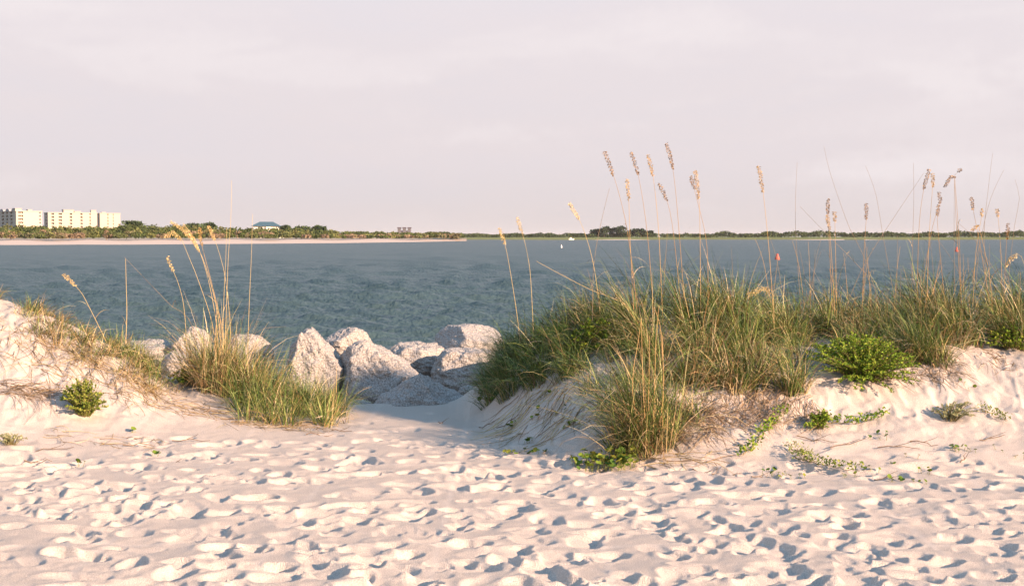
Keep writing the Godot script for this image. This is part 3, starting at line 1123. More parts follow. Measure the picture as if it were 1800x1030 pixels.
	var white := plain(0.78, 0.72, 0.62, 0.9)
	var blue := plain(0.05, 0.10, 0.13, 0.9, 0.2)
	var pane := plain(0.10, 0.09, 0.08, 0.2, 0.5)
	part("wall", cuboid(Vector3(15.5, 7.4, 10.0), white), v, Vector3(0, 3.7, 0))
	part("side_wing", cuboid(Vector3(4.0, 6.2, 8.0), white), v, Vector3(9.4, 3.1, -0.5))
	for k in 5:
		for j in 2:
			var wx := -6.2 + k * 3.1
			var fr := part("window", cuboid(Vector3(1.5, 1.7, 0.12), pane), v, Vector3(wx, 2.2 + j * 2.9, 5.05))
			part("sill", cuboid(Vector3(1.8, 0.2, 0.3), white), fr, Vector3(0, -0.96, 0.06))
	part("portico", cuboid(Vector3(2.6, 7.0, 1.4), white), v, Vector3(1.5, 3.5, 5.72))
	var hip := Shape.new()
	for r in [[Vector3(0, 7.42, 0), Vector3(9.4, 0, 6.4), 2.9, 4.2], [Vector3(9.9, 6.22, -0.5), Vector3(3.0, 0, 4.8), 1.6, 0.6]]:
		var c: Vector3 = r[0]
		var e: Vector3 = r[1]
		var up: float = r[2]
		var rd: float = r[3]
		var p0 := c + Vector3(-e.x, 0, e.z)
		var p1 := c + Vector3(e.x, 0, e.z)
		var p2 := c + Vector3(e.x, 0, -e.z)
		var p3 := c + Vector3(-e.x, 0, -e.z)
		var t0 := c + Vector3(-rd, up, 0)
		var t1 := c + Vector3(rd, up, 0)
		hip.quad(p0, t0, t1, p1, Color.WHITE)
		hip.quad(p2, t1, t0, p3, Color.WHITE)
		hip.tri(p1, t1, p2, Color.WHITE)
		hip.tri(p3, t0, p0, Color.WHITE)
	put("roof", hip.mesh(blue), v)

	# three joined grey tower houses far off
	var g := thing("tower_houses", Vector3(ax(711.0, 1500.0), 0.6, -1500.0), "three grey joined tower houses with dark caps far along the point", "building")
	var gw := plain(0.13, 0.13, 0.16, 0.9)
	var gr := plain(0.08, 0.07, 0.09, 0.8)
	for k in 3:
		var x := -5.6 + k * 5.4
		var tw := part("tower", cuboid(Vector3(3.4, 10.0, 4.5), gw), g, Vector3(x, 5.0, 0))
		part("cap", cuboid(Vector3(4.2, 0.9, 5.3), gr), tw, Vector3(0, 5.452, 0))
		for j in 3:
			part("window", cuboid(Vector3(1.5, 1.4, 0.12), pane), tw, Vector3(0, 3.2 - j * 2.7, 2.3))
		if k < 2: part("link", cuboid(Vector3(1.99, 7.4, 3.4), gr), g, Vector3(x + 2.7, 3.7, 0))

	buoy(1367.0, 458.0, 186.0, 0.70, 0.95, Color(0.40, 0.085, 0.06), "bigger red conical buoy floating off the dune grass")
	buoy(1683.0, 444.0, 285.0, 0.68, 1.1, Color(0.42, 0.09, 0.065), "smaller red conical buoy farther out on the water")
	buoy(987.0, 435.5, 400.0, 0.45, 0.9, Color(0.6, 0.6, 0.6), "small white buoy floating on the open inlet")

	# a tiny white boat under the far shore
	var bo := thing("boat", Vector3(ax(1004.0, 1290.0), WATER_Y, -1290.0), "tiny white boat lying off the far marsh shore", "boat")
	var hull := Shape.new()
	var hl := 2.4
	var ring := [Vector3(-hl, 0.9, 0.8), Vector3(hl * 0.5, 0.95, 0.8), Vector3(hl * 1.2, 1.2, 0), Vector3(hl * 0.5, 0.95, -0.8), Vector3(-hl, 0.9, -0.8)]
	for k in 5:
		var p0: Vector3 = ring[k]
		var p1: Vector3 = ring[(k + 1) % 5]
		hull.quad(Vector3(p0.x * 0.9, -0.2, p0.z * 0.6), p0, p1, Vector3(p1.x * 0.9, -0.2, p1.z * 0.6), Color.WHITE)
		hull.tri(Vector3(0, 0.95, 0), p1, p0, Color.WHITE)
	put("hull", hull.mesh(white), bo)
	part("cabin", cuboid(Vector3(1.8, 1.3, 1.1), white), bo, Vector3(-0.3, 1.62, 0))

func build_boulders() -> void:
	# px, py of the centre, depth, half sizes, cut planes
	boulder(551, 650, 15.2, Vector3(0.36, 0.46, 0.42), [[-0.93, 0.25, 0.2, 0.72], [0.62, 0.72, 0.1, 0.66], [0.05, 0.35, 1.0, 0.62]], 101, 0.1, "pointed boulder with a peak leaning over the green grass clump")
	boulder(655, 668, 15.1, Vector3(0.50, 0.43, 0.42), [[-0.95, 0.15, 0.4, 0.62], [0.1, 0.55, 0.85, 0.58], [0.65, 0.75, 0.2, 0.62], [0.9, -0.3, 0.4, 0.75]], 102, 0.0, "big blocky boulder with a broad sunlit face in the gap")
	boulder(612, 606, 16.2, Vector3(0.27, 0.20, 0.25), [[0.2, 0.3, 1.0, 0.7], [-0.5, 0.8, 0.2, 0.72]], 103, 0.4, "small flat-faced boulder peeping over the big blocky one")
	boulder(737, 722, 14.25, Vector3(0.56, 0.46, 0.50), [[-0.80, 0.72, 0.30, 0.56], [0.78, 0.70, 0.35, 0.56], [0.0, 0.68, 0.85, 0.56], [0, 0.7, -0.8, 0.6]], 104, 0.0, "grey boulder shaped like a low cone at the end of the path", 0.055)
	boulder(735, 640, 16.4, Vector3(0.42, 0.30, 0.35), [[0.0, 1.0, 0.2, 0.75]], 105, 0.7, "low shaded boulder at the back behind the cone-shaped one")
	boulder(823, 602, 16.6, Vector3(0.42, 0.25, 0.40), [[-0.75, 0.35, 0.55, 0.68], [0.45, 0.75, 0.5, 0.72], [0.0, 1.0, 0.0, 0.82]], 106, 0.0, "loaf-shaped boulder lying on top of the speckled one", 0.04)
	boulder(820, 655, 15.8, Vector3(0.46, 0.30, 0.40), [[-0.2, 0.35, 1.0, 0.72], [-0.95, 0.2, 0.1, 0.76], [0.0, 1.0, 0.1, 0.84]], 107, 0.1, "speckled pale boulder under the loaf-shaped one", 0.06)
	boulder(840, 700, 15.0, Vector3(0.13, 0.10, 0.13), [], 108, 0.5, "little dark stone wedged below the speckled boulder")
	boulder(822, 690, 15.1, Vector3(0.10, 0.08, 0.10), [], 118, 1.5, "small grey stone beside the little dark one")
	boulder(632, 714, 14.5, Vector3(0.13, 0.07, 0.10), [], 109, 0.2, "dark squarish stone at the foot of the big blocky boulder")
	boulder(592, 716, 14.5, Vector3(0.09, 0.05, 0.09), [], 119, 0.9, "low dark stone half buried beside the pointed boulder")
	boulder(335, 606, 15.6, Vector3(0.22, 0.20, 0.28), [[0.1, 0.3, 1.0, 0.65], [-0.7, 0.6, 0.1, 0.66]], 110, 0.0, "sunlit boulder behind the tall clump on the left dune")
	boulder(262, 622, 15.7, Vector3(0.42, 0.18, 0.30), [[0.0, 1.0, 0.3, 0.72]], 111, 0.3, "long flat-topped boulder behind the low left dune")
	boulder(308, 642, 15.0, Vector3(0.15, 0.15, 0.16), [], 112, 1.2, "small grey boulder next to the long flat-topped one")
	boulder(432, 628, 15.7, Vector3(0.30, 0.26, 0.30), [[0.1, 0.4, 1.0, 0.68]], 113, 0.8, "rounded boulder half hidden by the tall left clump")
	boulder(420, 664, 14.6, Vector3(0.22, 0.16, 0.2), [], 114, 0.1, "tan boulder showing between the blades of the left clump")

func build_grass() -> void:
	# the dark flank and crest of the right dune
	for k in 34:
		var px := rng.randf_range(862, 1020)
		var d := rng.randf_range(12.5, 14.0) - (px - 865) * 0.004
		tuft(ax(px, d), d, rng.randf_range(0.26, 0.46), 0.11, 190, 0.15, "dark green grass tuft on the shaded flank above the path", "tufts on the shaded dune flank", 0.6, 1.4)
	for a in [[868, 13.5], [880, 13.2], [893, 12.95], [862, 13.9], [905, 12.75]]:
		tuft(ax(a[0], a[1]), a[1], 0.34, 0.12, 230, 0.12, "dark green grass tuft at the foot of the shaded flank", "tufts at the foot of the shaded flank", 0.5, 1.5)
	for k in 34:
		var px := rng.randf_range(1000, 1345)
		var d := rng.randf_range(11.9, 13.4)
		var tall := run([[1000, 0.40], [1090, 0.52], [1150, 0.68], [1260, 0.66], [1345, 0.50]], px)
		tuft(ax(px, d), d, tall * rng.randf_range(0.65, 1.3), 0.09, 200, 0.32, "mixed green and straw grass tuft on the high dune crest", "tufts on the high dune crest", 0.4)
	for k in 50:
		var px := rng.randf_range(1335, 1880)
		var d := rng.randf_range(12.35, 14.2)
		if px > 1420 and px < 1610: d = maxf(d, 12.7)
		tuft(ax(px, d), d, rng.randf_range(0.34, 0.70), 0.10, 180, 0.30, "olive grass tuft in the long row along the right dune", "tufts along the right dune", 0.3)
	for k in 26:
		var px := rng.randf_range(1035, 1420)
		var d := rng.randf_range(11.35, 12.1) + (0.25 if px < 1100 else 0.0)
		tuft(ax(px, d), d, rng.randf_range(0.22, 0.36), 0.13, 190, 0.35, "short dense tuft on the upper face below the high crest", "short tufts on the upper dune face", 0.2, 1.5)
	# straw-edged tufts at the lip of the right dune
	for a in [[1225, 11.45, 0.46], [1265, 11.4, 0.44], [1295, 11.3, 0.5], [1325, 11.35, 0.42], [1250, 11.7, 0.5], [1310, 11.7, 0.5], [1345, 11.6, 0.4]]:
		tuft(ax(a[0], a[1]), a[1], a[2], 0.10, 240, 0.52, "straw-coloured grass tuft hanging over the eroded lip of the dune", "straw tufts on the eroded lip", 0.0, 1.3)
	for k in 28:
		var px := rng.randf_range(1350, 1660)
		var d := rng.randf_range(11.95, 12.8)
		tuft(ax(px, d), d, rng.randf_range(0.30, 0.46), 0.13, 190, 0.35, "dark olive tuft growing close behind the leafy bush", "tufts behind the leafy bush", 0.2, 1.3)
	for k in 14:
		var px := rng.randf_range(1610, 1880)
		var d := rng.randf_range(12.35, 12.9)
		tuft(ax(px, d), d, rng.randf_range(0.34, 0.54), 0.10, 190, 0.36, "yellow-green tuft in the fringe above the bare right slope", "fringe above the bare right slope", 0.2, 1.1)
	tuft(ax(1392, 11.25), 11.25, 0.52, 0.07, 240, 0.30, "upright green tuft left of the leafy green bush", "", 0.0, 0.9)
	tuft(ax(1408, 11.3), 11.3, 0.46, 0.06, 160, 0.25, "slim green tuft touching the leafy green bush", "", 0.0, 0.9)
	tuft(ax(1622, 12.1), 12.1, 0.55, 0.07, 260, 0.35, "green tuft fanning out at the right end of the leafy bush", "", 0.0, 1.2)
	tuft(ax(1690, 12.35), 12.35, 0.52, 0.08, 260, 0.62, "pale straw tuft at the top of the bare sand slope", "", 0.0, 1.0)
	tuft(ax(1770, 12.55), 12.55, 0.42, 0.10, 240, 0.5, "low shaggy tuft overhanging the bare sand slope", "", 0.0, 1.2)
	# the big clump in front
	for a in [[1098, 10.55, 0.60, 0.2], [1120, 10.62, 0.78, 0.3], [1142, 10.52, 0.84, 0.45], [1165, 10.6, 0.78, 0.5], [1178, 10.75, 0.74, 0.3], [1130, 10.8, 0.84, 0.25]]:
		tuft(ax(a[0], a[1]), a[1], a[2], 0.10, 250, a[3], "long arching tuft of the big clump at the foot of the dune", "tufts of the big clump", 0.3, 1.3)
	for k in 11:
		var px := rng.randf_range(1095, 1225)
		var d := rng.randf_range(10.85, 11.8)
		tuft(ax(px, d), d, rng.randf_range(0.36, 0.62), 0.07, 150, 0.34, "long green tuft between the big front clump and the crest", "tufts between clump and crest", 0.3, 1.2)
	tuft(ax(1070, 11.2), 11.2, 0.42, 0.09, 150, 0.2, "green tuft arching over the shaded bare patch of the flank", "", 0.6, 1.5)
	tuft(ax(1040, 11.55), 11.55, 0.34, 0.1, 130, 0.3, "dim green tuft low on the shaded bare patch", "", 0.6, 1.5)
	# left: the tall clump
	for a in [[338, 13.3, 0.52], [352, 13.3, 0.68], [370, 13.2, 0.80], [392, 13.25, 0.84], [410, 13.2, 0.78], [385, 13.0, 0.74], [428, 13.4, 0.62], [362, 13.0, 0.62], [440, 13.1, 0.54]]:
		tuft(ax(a[0], a[1]), a[1], a[2], 0.09, 280, 0.66, "tall straw and olive tuft of the clump on the left spur", "tufts of the tall left clump", 0.0, 0.6, 0.85)
	for k in 34:
		var px := rng.randf_range(405, 590)
		var d := rng.randf_range(12.3, 13.9)
		if px > 510: d = clampf(d, 12.5, 13.1)
		tuft(ax(px, d), d, rng.randf_range(0.36, 0.68) * (0.7 if px > 520 else 1.0), 0.11, 130, 0.22, "fresh green tuft growing low beside the path", "green tufts beside the path", 0.0, 1.2, 0.8)
	for k in 8:
		var px := rng.randf_range(405, 480)
		var d := rng.randf_range(12.75, 13.3)
		tuft(ax(px, d), d, rng.randf_range(0.40, 0.62), 0.10, 150, 0.45, "half dry tuft joining the tall left clump to the green tufts", "half dry tufts beside the left clump", 0.0, 1.0, 0.9)
	tuft(ax(606, 12.7), 12.7, 0.13, 0.03, 22, 0.4, "tiny sparse tuft standing alone on the path edge", "", 0.0, 1.6)
	# left dune: thin yellow grass along its crest
	for k in 26:
		var px := rng.randf_range(-40, 265)
		var d := 13.35 + rng.randf_range(-0.5, 0.25)
		tuft(ax(px, d), d, rng.randf_range(0.16, 0.28), 0.10, 110, 0.6, "thin yellowed tuft straggling along the left dune crest", "thin tufts on the left crest", -0.4, 1.5)
	for k in 22:
		var px := rng.randf_range(70, 310)
		var d := rng.randf_range(12.6, 13.3)
		tuft(ax(px, d), d, rng.randf_range(0.16, 0.30), 0.10, 60, 0.55, "sparse straggling tuft on the face of the left dune", "sparse tufts on the left dune face", -0.4, 1.6)
	for a in [[215, 13.4], [240, 13.3], [258, 13.2], [272, 13.1], [195, 13.5]]:
		tuft(ax(a[0], a[1]), a[1], 0.30, 0.08, 140, 0.3, "short green tuft in front of the long flat-topped boulder", "short tufts before the flat boulder", 0.0, 1.2)

func build_sea_oats() -> void:
	var hi := "sea oat with a full seed head on the high dune crest"
	var hg := "sea oats of the high crest"
	for a in [
		[[[1062, 266], [1079, 310], [1098, 380], [1112, 470], [1120, 550]], 0.23, 1],
		[[[1103, 314], [1106, 352], [1108, 420], [1114, 540]], 0.19, 0],
		[[[1109, 267], [1122, 306], [1137, 400], [1148, 530]], 0.21, 1],
		[[[1138, 272], [1147, 308], [1157, 400], [1164, 540]], 0.19, 0],
		[[[1157, 322], [1171, 352], [1182, 400], [1196, 530]], 0.17, 1],
		[[[1172, 251], [1184, 299], [1193, 390], [1203, 530]], 0.24, 1],
		[[[1222, 299], [1229, 350], [1231, 420], [1232, 540]], 0.25, 0],
		[[[1217, 308], [1228, 352], [1244, 430], [1246, 540]], 0.12, 1],
		[[[1336, 290], [1344, 338], [1353, 430], [1360, 540]], 0.24, 0],
		[[[1000, 357], [1019, 388], [1042, 460], [1056, 560]], 0.17, 2],
	]:
		sea_oat(a[0], 12.4, a[1], a[2], hi, hg)
	sea_oat([[1073, 330], [1058, 390], [1045, 460], [1042, 540]], 12.6, 0.0, 3, "bare thin stalk leaning right beside the high crest sea oats", "")
	sea_oat([[943, 459], [985, 482], [1040, 510], [1105, 540]], 12.3, 0.0, 2, "bare straw stalk fallen aslant over the dark grass", "")
	sea_oat([[878, 400], [888, 432], [899, 490], [912, 580]], 13.0, 0.16, 2, "pale sea oat standing nearest the gap, the shorter of a pair", "")
	sea_oat([[909, 381], [919, 413], [931, 470], [937, 570]], 13.0, 0.16, 2, "pale sea oat near the gap, the taller of a pair", "")
	sea_oat([[1318, 517], [1335, 507], [1352, 505], [1360, 515], [1362, 560]], 12.2, 0.22, 2, "sea oat bowed over with a drooping golden head", "", 1.2)
	# the row of the right dune
	var rl := "brown sea oat with a short seed head in the right dune row"
	var rg := "sea oats of the right row"
	for a in [
		[[[1454, 349], [1454, 376], [1458, 440], [1463, 540]], 0.14, 1],
		[[[1452, 377], [1457, 402], [1462, 460], [1467, 540]], 0.14, 0],
		[[[1467, 372], [1468, 388], [1469, 430], [1471, 540]], 0.09, 0],
		[[[1521, 357], [1522, 385], [1519, 440], [1516, 540]], 0.15, 1],
		[[[1629, 298], [1621, 332], [1614, 400], [1611, 540]], 0.19, 1],
		[[[1640, 304], [1640, 330], [1634, 420], [1630, 540]], 0.13, 0],
		[[[1647, 338], [1651, 356], [1638, 400], [1618, 530]], 0.11, 1],
		[[[1657, 359], [1653, 379], [1655, 430], [1664, 540]], 0.11, 1],
		[[[1709, 346], [1712, 368], [1722, 420], [1742, 540]], 0.12, 1],
		[[[1724, 366], [1724, 380], [1715, 440], [1710, 540]], 0.08, 0],
		[[[1749, 367], [1752, 382], [1758, 440], [1762, 540]], 0.08, 0],
		[[[1767, 392], [1766, 420], [1765, 470], [1763, 550]], 0.15, 1],
		[[[1705, 405], [1716, 396], [1722, 410], [1738, 480], [1745, 550]], 0.09, 0],
	]:
		sea_oat(a[0], 13.0, a[1], a[2], rl, rg)
	sea_oat([[1686, 297], [1676, 304], [1680, 360], [1686, 440], [1690, 540]], 13.0, 0.04, 1, "tall sea oat of the right row with its dark head bent sideways", "")
	sea_oat([[1662, 328], [1672, 312], [1678, 303], [1684, 420], [1692, 545]], 13.05, 0.15, 1, "sea oat whose dark head is folded down against its stalk", "")
	sea_oat([[1777, 464], [1783, 450], [1797, 446], [1806, 470], [1808, 560]], 12.4, 0.14, 2, "sea oat at the edge of the right dune with a golden nodding head", "", 1.2)
	var bl := "bare thin seedless stalk standing in the right dune row"
	var bg := "bare stalks of the right row"
	for a in [
		[[1406, 284], [1402, 350], [1402, 420], [1410, 550]],
		[[1403, 363], [1440, 400], [1508, 468], [1530, 500]],
		[[1451, 257], [1462, 305], [1495, 400], [1520, 450], [1548, 540]],
		[[1526, 291], [1543, 340], [1556, 420], [1578, 545]],
		[[1624, 304], [1560, 400], [1520, 465], [1488, 540]],
		[[1605, 287], [1606, 360], [1604, 440], [1603, 550]],
		[[1673, 318], [1674, 400], [1676, 460], [1678, 550]],
		[[1752, 268], [1744, 320], [1734, 420], [1742, 550]],
		[[1771, 298], [1752, 335], [1737, 380], [1722, 460], [1716, 550]],
		[[1790, 315], [1797, 345], [1787, 400], [1778, 470], [1770, 550]],
		[[1688, 390], [1710, 410], [1760, 490], [1775, 540]],
		[[1640, 410], [1670, 450], [1690, 490], [1700, 545]],
	]:
		sea_oat(a, 13.1, 0.0, 3, bl, bg, 0.0, 0.0026)
	for k in 30:
		var px := rng.randf_range(1350, 1800)
		var lean := rng.randf_range(-30, 30)
		var top := rng.randf_range(405, 480)
		sea_oat([[px + lean, top], [px + lean * 0.5, top + 40], [px, 545]], 13.2, 0.0, 3 if k % 2 else 0, "short broken stalk poking out of the right dune grass", "broken stalks in the right dune grass", 0.0, 0.0028)
	# the tall clump on the left
	sea_oat([[286, 414], [296, 405], [311, 408], [330, 450], [350, 500], [374, 580]], 13.2, 0.20, 2, "golden sea oat whose head nods left from the tall left clump", "", 1.0)
	sea_oat([[303, 388], [322, 400], [340, 420], [356, 450], [374, 510], [386, 580]], 13.1, 0.36, 2, "sea oat with the largest golden plume on the tall left clump", "", 0.5)
	sea_oat([[318, 392], [334, 412], [350, 446], [366, 500], [380, 580]], 13.2, 0.30, 2, "golden sea oat tucked behind the largest plume", "", 0.6)
	sea_oat([[349, 400], [351, 424], [358, 450], [376, 520], [390, 590]], 13.25, 0.17, 0, "tan sea oat with an upright head on the tall left clump", "")
	sea_oat([[364, 396], [376, 424], [388, 460], [396, 500], [404, 580]], 13.3, 0.15, 2, "pale sea oat at the right side of the tall left clump", "")
	sea_oat([[296, 450], [303, 470], [312, 492], [320, 520], [326, 575]], 13.2, 0.15, 2, "short sparse sea oat left of the tall left clump", "")
	sea_oat([[115, 481], [128, 494], [145, 515], [182, 590]], 13.3, 0.16, 2, "lone pale sea oat leaning left on the left dune", "")
	var ll := "bare thin stalk rising from the tall left clump"
	for a in [[[410, 318], [408, 380], [402, 460], [397, 580]], [[443, 376], [441, 450], [437, 540], [434, 640]], [[394, 400], [393, 460], [391, 520], [390, 590]]]:
		sea_oat(a, 13.1, 0.0, 2, ll, "bare stalks of the left clump", 0.0, 0.003)
	sea_oat([[220, 455], [221, 500], [222, 550], [220, 600]], 13.3, 0.0, 2, "upright bare stalk standing before the long flat boulder", "", 0.0, 0.004)
	sea_oat([[212, 452], [250, 490], [300, 540], [335, 570]], 13.3, 0.0, 3, "bare stalk slanting down right into the tall left clump", "")
	# dead stalks of the big clump in front
	for a in [[[1157, 535], [1152, 600], [1150, 700], [1146, 805]], [[1150, 540], [1160, 570], [1166, 650], [1164, 800]], [[1128, 560], [1121, 610], [1112, 680], [1128, 800]], [[1128, 560], [1130, 650], [1133, 720], [1140, 806]], [[1143, 590], [1142, 670], [1140, 740], [1142, 806]], [[1166, 590], [1167, 680], [1162, 740], [1156, 806]]]:
		sea_oat(a, 10.55, 0.0, 0, "rusty orange dead stalk in the big clump at the dune foot", "dead stalks of the big clump", 0.0, 0.004)

func build_leafy() -> void:
	var bright := [Color(0.125, 0.20, 0.02), Color(0.17, 0.25, 0.03), Color(0.085, 0.145, 0.02), Color(0.23, 0.27, 0.04)]
	var olive := [Color(0.14, 0.18, 0.03), Color(0.18, 0.22, 0.04), Color(0.10, 0.14, 0.03), Color(0.25, 0.26, 0.06)]
	var greyish := [Color(0.30, 0.31, 0.15), Color(0.24, 0.25, 0.12), Color(0.36, 0.34, 0.20)]
	shrub("leafy_bush", ax(1518, 11.65), 11.65, Vector3(0.50, 0.31, 0.42), 300, 30, 0.028, bright, "wide bright green leafy bush under the grass of the right dune", "bush")
	shrub("leafy_bush", ax(1055, 12.3), 12.3, Vector3(0.34, 0.24, 0.30), 150, 18, 0.032, bright, "dark leafy bush buried in the grass above the shaded bare patch", "bush")
	shrub("leafy_bush", ax(965, 12.9), 12.9, Vector3(0.26, 0.20, 0.26), 90, 16, 0.032, bright, "dark leafy bush among the grass of the shaded flank", "bush")
	shrub("leafy_bush", ax(1790, 12.35), 12.35, Vector3(0.28, 0.20, 0.25), 100, 18, 0.03, bright, "low leafy bush above the bare sand at the dune's far right end", "bush")
	shrub("leafy_bush", ax(1660, 12.6), 12.6, Vector3(0.30, 0.22, 0.25), 90, 16, 0.03, bright, "small leafy bush behind the fanning green tuft", "bush")
	shrub("leafy_bush", ax(320, 13.2), 13.2, Vector3(0.14, 0.14, 0.14), 40, 14, 0.028, bright, "little dark leafy bush at the side of the tall left clump", "bush")
	shrub("leafy_bush", ax(143, 11.75), 11.75, Vector3(0.20, 0.27, 0.18), 110, 30, 0.026, olive, "round green leafy bush on the sand of the left dune", "bush")
	shrub("low_herb", ax(12, 10.95), 10.95, Vector3(0.15, 0.10, 0.12), 40, 18, 0.016, greyish, "small grey-green herb at the foot of the left dune", "herb")
	shrub("low_herb", ax(1672, 11.1), 11.1, Vector3(0.19, 0.13, 0.15), 60, 24, 0.016, greyish, "grey-green bushy herb on the bare right slope", "herb", Vector3(0.06, 0, 0))
	vine([[1425, 10.75], [1450, 10.85], [1490, 10.9], [1530, 10.95], [1560, 11.05]], 0.030, 9, bright, "bright green vine with a dense clump at its left end")
	shrub("low_herb", ax(1446, 10.82), 10.82, Vector3(0.11, 0.15, 0.08), 40, 16, 0.026, bright, "dense bright green sprout in the middle of the vines", "herb")
	vine([[1310, 10.35], [1330, 10.5], [1355, 10.75], [1385, 11.0]], 0.030, 8, bright, "green vine climbing the sand beside the hanging roots")
	vine([[1400, 10.3], [1440, 10.15], [1480, 10.05], [1515, 9.95]], 0.026, 7, olive, "lowest green vine trailing out onto the footprints")
	vine([[1390, 10.5], [1415, 10.35], [1430, 10.2]], 0.020, 7, greyish, "short yellowing vine next to the lowest green vine")
	vine([[1730, 11.15], [1750, 11.1], [1775, 11.0]], 0.02, 5, olive, "small green vine right of the grey-green herb")
	pennywort(ax(1062, 10.33), 10.33, 120, 0.23, 0.17, 0.027, "patch of glossy round leaves under the big front clump")
	pennywort(ax(1020, 12.4), 12.3, 40, 0.35, 0.25, 0.026, "round-leaved patch hidden in the dark flank grass")
	for a in [[845, 13.6], [858, 13.9], [838, 13.3], [870, 12.9], [945, 11.7], [960, 11.9], [985, 11.5], [1000, 11.2], [905, 11.9], [900, 10.9], [925, 10.95], [948, 10.9], [930, 11.3], [1010, 12.0], [975, 12.3]]:
		pennywort(ax(a[0], a[1]), a[1], rng.randi_range(3, 6), 0.05, 0.05, 0.022, "few round green leaves sprouting from the shaded sand", "round-leaf sprouts on the shaded sand")
	for a in [[1535, 10.1], [1560, 10.25], [1600, 10.3], [1620, 9.7], [1690, 10.5], [1700, 10.45], [1640, 10.0], [1795, 10.3], [1580, 9.7], [1350, 10.0], [1405, 9.8], [1375, 9.9], [1710, 11.6], [1718, 11.55], [1545, 10.7], [1500, 9.85], [1765, 10.4]]:
		pennywort(ax(a[0], a[1]), a[1], rng.randi_range(2, 6), 0.07, 0.06, 0.017, "little yellow-green sprout on the sunlit sand of the right slope", "sprouts on the sunlit right slope")
	for a in [[232, 11.55], [268, 10.9], [135, 10.4]]:
		pennywort(ax(a[0], a[1]), a[1], 4, 0.025, 0.02, 0.02, "little yellow-green sprout on the sunlit sand of the left slope", "sprouts on the left slope")

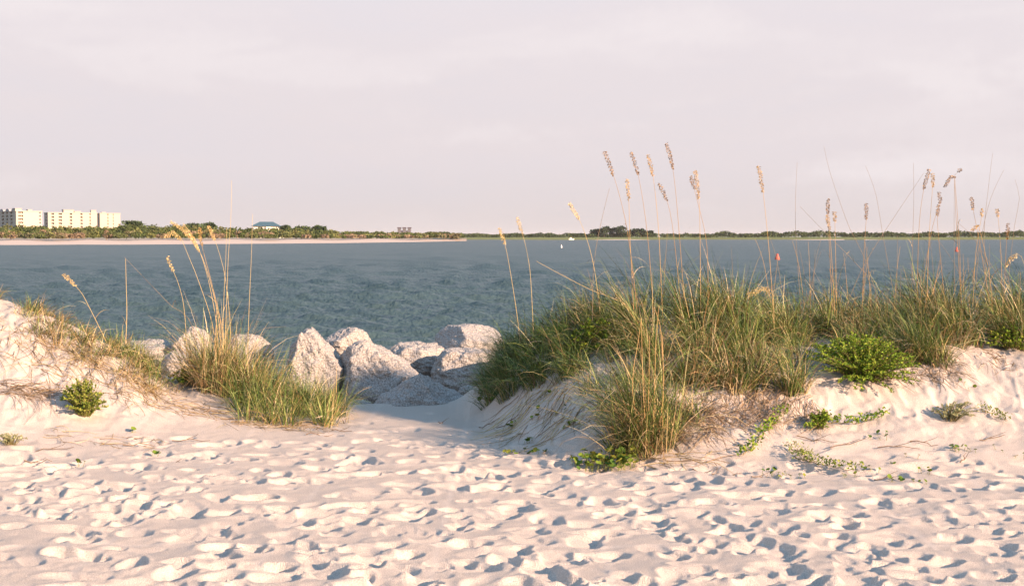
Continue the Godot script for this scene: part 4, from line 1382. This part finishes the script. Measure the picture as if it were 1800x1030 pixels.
func build_litter() -> void:
	dead_tangle("hanging_roots", ax(1290, 11.05), 11.05, 0.24, 0.24, 190, 0.35, Vector3(-0.1, 0, 1), "dark dead roots hanging down the eroded slope below the straw tufts", "roots", 0.06)
	dead_tangle("hanging_roots", ax(1380, 11.1), 11.1, 0.26, 0.22, 190, 0.35, Vector3(-0.5, 0, 1), "brown dead roots combed down the slope under the upright tuft", "roots", 0.05)
	dead_tangle("hanging_roots", ax(1210, 10.9), 10.9, 0.20, 0.24, 150, 0.4, Vector3(0.3, 0, 1), "tangled dead roots behind the big front clump", "roots", 0.06)
	dead_tangle("hanging_roots", ax(1640, 12.0), 12.0, 0.22, 0.25, 150, 0.3, Vector3(0.2, 0, 1), "dead roots fraying from the sand under the fanning green tuft", "roots", 0.05)
	dead_tangle("hanging_roots", ax(1600, 11.75), 11.75, 0.3, 0.1, 60, 0.3, Vector3(0.4, 0, 1), "dark dead roots along the lower edge of the leafy bush", "roots", 0.05)
	dead_tangle("hanging_roots", ax(1745, 12.1), 12.1, 0.14, 0.2, 40, 0.25, Vector3(0.3, 0, 1), "sparse dead roots at the top of the bare sand slope", "roots", 0.07)
	dead_tangle("dead_straw", ax(960, 12.0), 12.0, 0.38, 0.45, 110, 0.5, Vector3(-0.7, 0, 0.7), "dead straw combed down the shaded flank", "straw", 0.03)
	dead_tangle("dead_straw", ax(1010, 11.3), 11.3, 0.25, 0.25, 50, 0.4, Vector3(-0.6, 0, 0.7), "dead straw strewn at the foot of the shaded flank", "straw", 0.03)
	dead_tangle("dead_straw", ax(1190, 10.35), 10.35, 0.3, 0.12, 50, 0.35, Vector3(0.6, 0, 0.5), "dead straw lying right of the big front clump", "straw", 0.03)
	dead_tangle("bare_roots", ax(28, 11.9), 11.9, 0.22, 0.10, 90, 0.5, Vector3(1, 0, 0.35), "dark bundle of dead roots lying across the left dune", "roots", 0.08)
	dead_tangle("dead_straw", ax(110, 12.9), 12.9, 0.40, 0.35, 170, 0.4, Vector3(0.6, 0, 0.8), "brown matted straw on the face of the left dune", "straw", 0.05)
	dead_tangle("dead_straw", ax(180, 12.5), 12.5, 0.40, 0.35, 170, 0.4, Vector3(0.7, 0, 0.7), "tan matted straw in the middle of the left dune face", "straw", 0.05)
	dead_tangle("dead_straw", ax(40, 12.6), 12.6, 0.35, 0.4, 80, 0.4, Vector3(0.6, 0, 0.8), "thin dark strands on the smooth sand of the left dune", "straw", 0.02)
	dead_tangle("dead_straw", ax(235, 12.6), 12.6, 0.16, 0.14, 80, 0.22, Vector3(0.3, 0, 0.4), "little dry tuft of curled straw between the bush and the clump", "straw", 0.09)
	dead_tangle("dead_straw", ax(310, 12.5), 12.5, 0.45, 0.25, 90, 0.35, Vector3(0.9, 0, 0.3), "grey-brown straw at the foot of the tall left clump", "straw", 0.03)
	dead_tangle("dead_straw", ax(480, 12.25), 12.25, 0.45, 0.15, 90, 0.3, Vector3(0.7, 0, 0.5), "tan straw fringing the low green tufts by the path", "straw", 0.04)
	dead_tangle("dead_straw", ax(170, 11.3), 11.3, 0.5, 0.2, 40, 0.3, Vector3(0.8, 0, 0.3), "scattered straw below the round green bush", "straw", 0.03)
	# loose twigs on the sand
	for a in [[250, 11.2, 0.35, 0.5], [330, 11.4, 0.3, 0.2], [90, 10.9, 0.3, 0.4], [775, 12.6, 0.08, 1.2], [860, 12.2, 0.2, 0.3], [900, 12.0, 0.25, 0.2], [1495, 10.55, 0.35, 0.5], [1440, 10.6, 0.3, -0.4], [1585, 10.5, 0.3, -0.1], [1280, 9.95, 0.25, 0.3], [1240, 10.05, 0.3, -0.5], [1340, 9.9, 0.2, 0.7], [1630, 10.6, 0.2, -0.2], [1700, 10.3, 0.15, 1.0], [1560, 9.8, 0.15, 0.1], [560, 11.9, 0.25, 0.3], [600, 12.1, 0.2, -0.3], [300, 10.6, 0.12, 0.4], [60, 10.5, 0.2, 0.3], [1750, 10.7, 0.25, 0.3]]:
		var x := ax(a[0], a[1])
		var o := Vector3(x, ground_h(x, a[1]), -a[1])
		var s := Shape.new()
		var path := []
		for k in 6:
			var f := (k / 5.0 - 0.5) * float(a[2])
			var q := Vector3(cos(a[3]) * f, 0, -sin(a[3]) * f) + Vector3(rng.randf_range(-0.012, 0.012), 0, rng.randf_range(-0.012, 0.012))
			q.y = ground_h(x + q.x, float(a[1]) - q.z) - o.y + 0.006 + rng.randf_range(0.0, 0.02)
			path.append(q)
		s.tube(path, 0.0045, 0.002, 5, Color(0.17, 0.12, 0.08))
		s.tube([path[2], path[3] + Vector3(0.03, 0.03, 0.02), path[3] + Vector3(0.06, 0.05, 0.05)], 0.0025, 0.001, 4, Color(0.17, 0.12, 0.08))
		var tw := put("twig", s.mesh(stem_mat))
		tw.position = o
		tag(tw, "thin brown twig lying loose on the open sand", "twig", "twigs on the sand")
